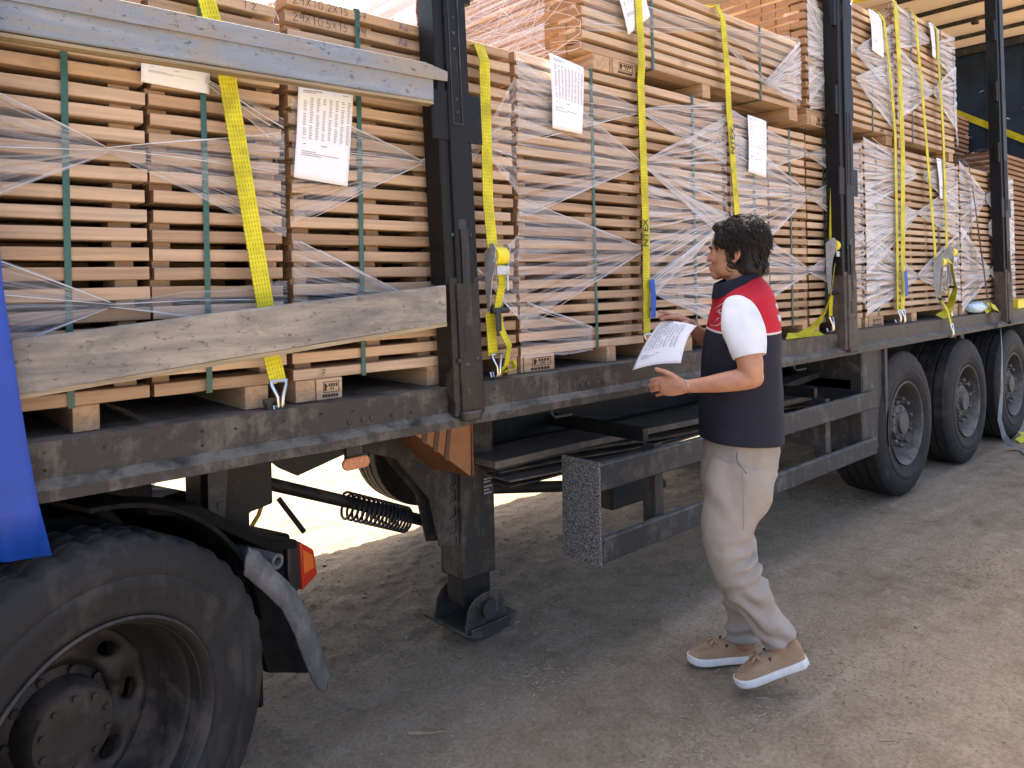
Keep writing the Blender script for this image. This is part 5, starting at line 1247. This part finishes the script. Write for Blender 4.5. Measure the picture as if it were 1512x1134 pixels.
def ontro(pl_,w_,mt,name):
    pts=[]
    for x,z in pl_:
        h_=bt_.ray_cast(Vector((x,.6,z)),Vector((0,-1,0)))
        if h_[0] is not None: pts.append(h_[0]+Vector((0,.001,0)))
    if len(pts)>1: m=MB(); m.tube(pts,w_,5); put(name,m.mesh(name,mt,True),tro)
ontro([(.095,.925),(.098,.90),(.090,.875),(.078,.862),(.070,.85)],.0022,plain('seam_grey',(.16,.15,.16),.8),'pocket_edge')
ontro([(.085,.855-.02*i) for i in range(12)],.0011,KHAKI,'side_seam')
# shoes: own frame with toe at +x, sole on z=0
def shoe(loc,pitch,yaw,s):
    e=bpy.data.objects.new('shoe',None); COL.objects.link(e); e.parent=PE; e.location=loc; e.rotation_euler=(0,pitch,yaw)
    out=[(-.135,.030),(-.12,.036),(-.06,.036),(0,.038),(.06,.046),(.10,.046),(.13,.036),(.147,.018),(.151,0)]
    def half(x):
        for (a,b_),(c_,d_) in zip(out[:-1],out[1:]):
            if a<=x<=c_: return b_+(d_-b_)*(x-a)/(c_-a)
        return .012
    xs_=[-.142,-.135,-.12,-.09,-.05,0,.04,.08,.11,.13,.143,.150]
    rings=[]
    for x in xs_:
        h_=half(x) if x>-.135 else .018; lift=.010*max(0,(x-.08)/.07)**2
        rings.append([(x,-h_,lift),(x,h_,lift),(x,h_+.002,lift+.014),(x,h_,lift+.030),(x,-h_,lift+.030),(x,-h_-.002,lift+.014)])
    m=MB(); m.loft(rings); me=m.mesh('sole',SOLE,True); fixn(me); so_=put('sole',me,e); md=so_.modifiers.new('b','BEVEL'); md.width=.006; md.segments=3
    rings=[]
    top=[(-.138,.075,.6),(-.13,.104,.8),(-.10,.110,.9),(-.05,.100,.95),(-.01,.094,.95),(.03,.090,.95),(.07,.074,.95),(.105,.060,.95),(.13,.050,.9),(.145,.042,.7),(.148,.034,.3)]
    for x,hh_,wf in top:
        w_=(half(max(-.134,min(.15,x)))-.002)*wf; rings.append([(x,w_*math.cos(a)*(1 if abs(math.sin(a))<.8 else .95),.026+(hh_-.026)*max(0,math.sin(a))**.62) for a in [math.pi*k/16 for k in range(17)]]+[(x,-w_,.024),(x,w_,.024)])
    m=MB(); m.loft(rings); me=m.mesh('upper',SUEDE,True); fixn(me); u_=put('upper',me,e); md=u_.modifiers.new('s','SUBSURF'); md.levels=1; md.render_levels=1
    m=MB()   # moccasin seam, tassel, dark elastic gore
    sm=[(.115*math.cos(t)*.9+.02,.030*math.sin(t)*1.0,.0) for t in [math.pi*(k/14-.5) for k in range(15)]]
    ub=BVHTree.FromPolygons([Vector(p) for p in [q for r_ in rings for q in r_]],[tuple(p.vertices) for p in me.polygons])
    pts=[]
    for x,y,_ in sm:
        h_=ub.ray_cast(Vector((x,y,.3)),Vector((0,0,-1)))
        if h_[0] is not None: pts.append(h_[0]+Vector((0,0,.001)))
    m.tube(pts,.0028,6); m.tube([(.035,-.03,.088),(.035,0,.094),(.035,.03,.088)],.006,8)
    for q in (-.006,.006): m.tube([(.036,q,.095),(.05,q*2.2+.01,.094),(.066,q*2.5+.014,.086)],[.004,.005,.006],6)
    put('seam',m.mesh('seam',SUEDE,True),e)
    m=MB()
    for s2 in (-1,1): m.add([(-.012,s2*.0372,.088),(.004,s2*.0372,.086),(-.004,s2*.0405,.070)],[(0,1,2)])
    put('elastic_gore',m.mesh('elastic_gore',BLACKP),e)
    return e
shoe((-.030,.145,.060),R(19),R(-3),1); shoe((.103,-.082,.0),R(0),R(4),-1)
# bracelet
m=MB(); pts=[]
for k in range(21):
    a=2*math.pi*k/20; pts.append((.286+.010*math.sin(a),.170+.0275*math.cos(a)+.006*math.sin(a),1.184+.0295*math.sin(a)))
m.tube(pts,.0022,6); put('bracelet',m.mesh('bracelet',CHROME,True),PE)
# sheet he holds
MW=PE.matrix_basis.copy() if False else Matrix.Translation(PE.location)@PE.rotation_euler.to_matrix().to_4x4()
hp_=thing('held_paper','printed white sheet held out in the man\'s right hand','paper sheet',tuple(MW@Vector((.30,-.08,1.30))))
A=Vector((.315,-.175,1.415)); B=Vector((.185,-.060,1.402)); D_=Vector((.455,-.075,1.222)); C_=Vector((.285,.055,1.272)); n=16
def PP(u,v_,off=0):
    q=A.lerp(B,u).lerp(D_.lerp(C_,u),v_); q=q+Vector((.30,.22,.85)).normalized()*(.022*math.sin(math.pi*v_)*(.6+.5*u)+.010*math.sin(math.pi*u)-.012*u*v_+off); return MW@q
m=MB(); m.v=[tuple(PP(i/n,j/n)) for j in range(n+1) for i in range(n+1)]; m.f=[(j*(n+1)+i,j*(n+1)+i+1,(j+1)*(n+1)+i+1,(j+1)*(n+1)+i) for j in range(n) for i in range(n)]
p_=part('page',m,WHITEP,hp_,'all'); md=p_.modifiers.new('solid','SOLIDIFY'); md.thickness=.0006
m=MB(); rp=random.Random(4)
for k in range(9):
    for j in range(26):
        if rp.random()<.9:
            u=.1+.08*k+rp.uniform(0,.01)+.0*j; v_=.10+.60*j/26; w2=.05+rp.uniform(-.02,.01)
            m.add([PP(u,v_,.0012),PP(u+w2,v_,.0012),PP(u+w2,v_+.009,.0012),PP(u,v_+.009,.0012)],[(0,1,2,3)])
for j in range(3): m.add([PP(.1,.78+.03*j,.0012),PP(.5-.1*j,.78+.03*j,.0012),PP(.5-.1*j,.79+.03*j,.0012),PP(.1,.79+.03*j,.0012)],[(0,1,2,3)])
part('print',m,PRINT,hp_)
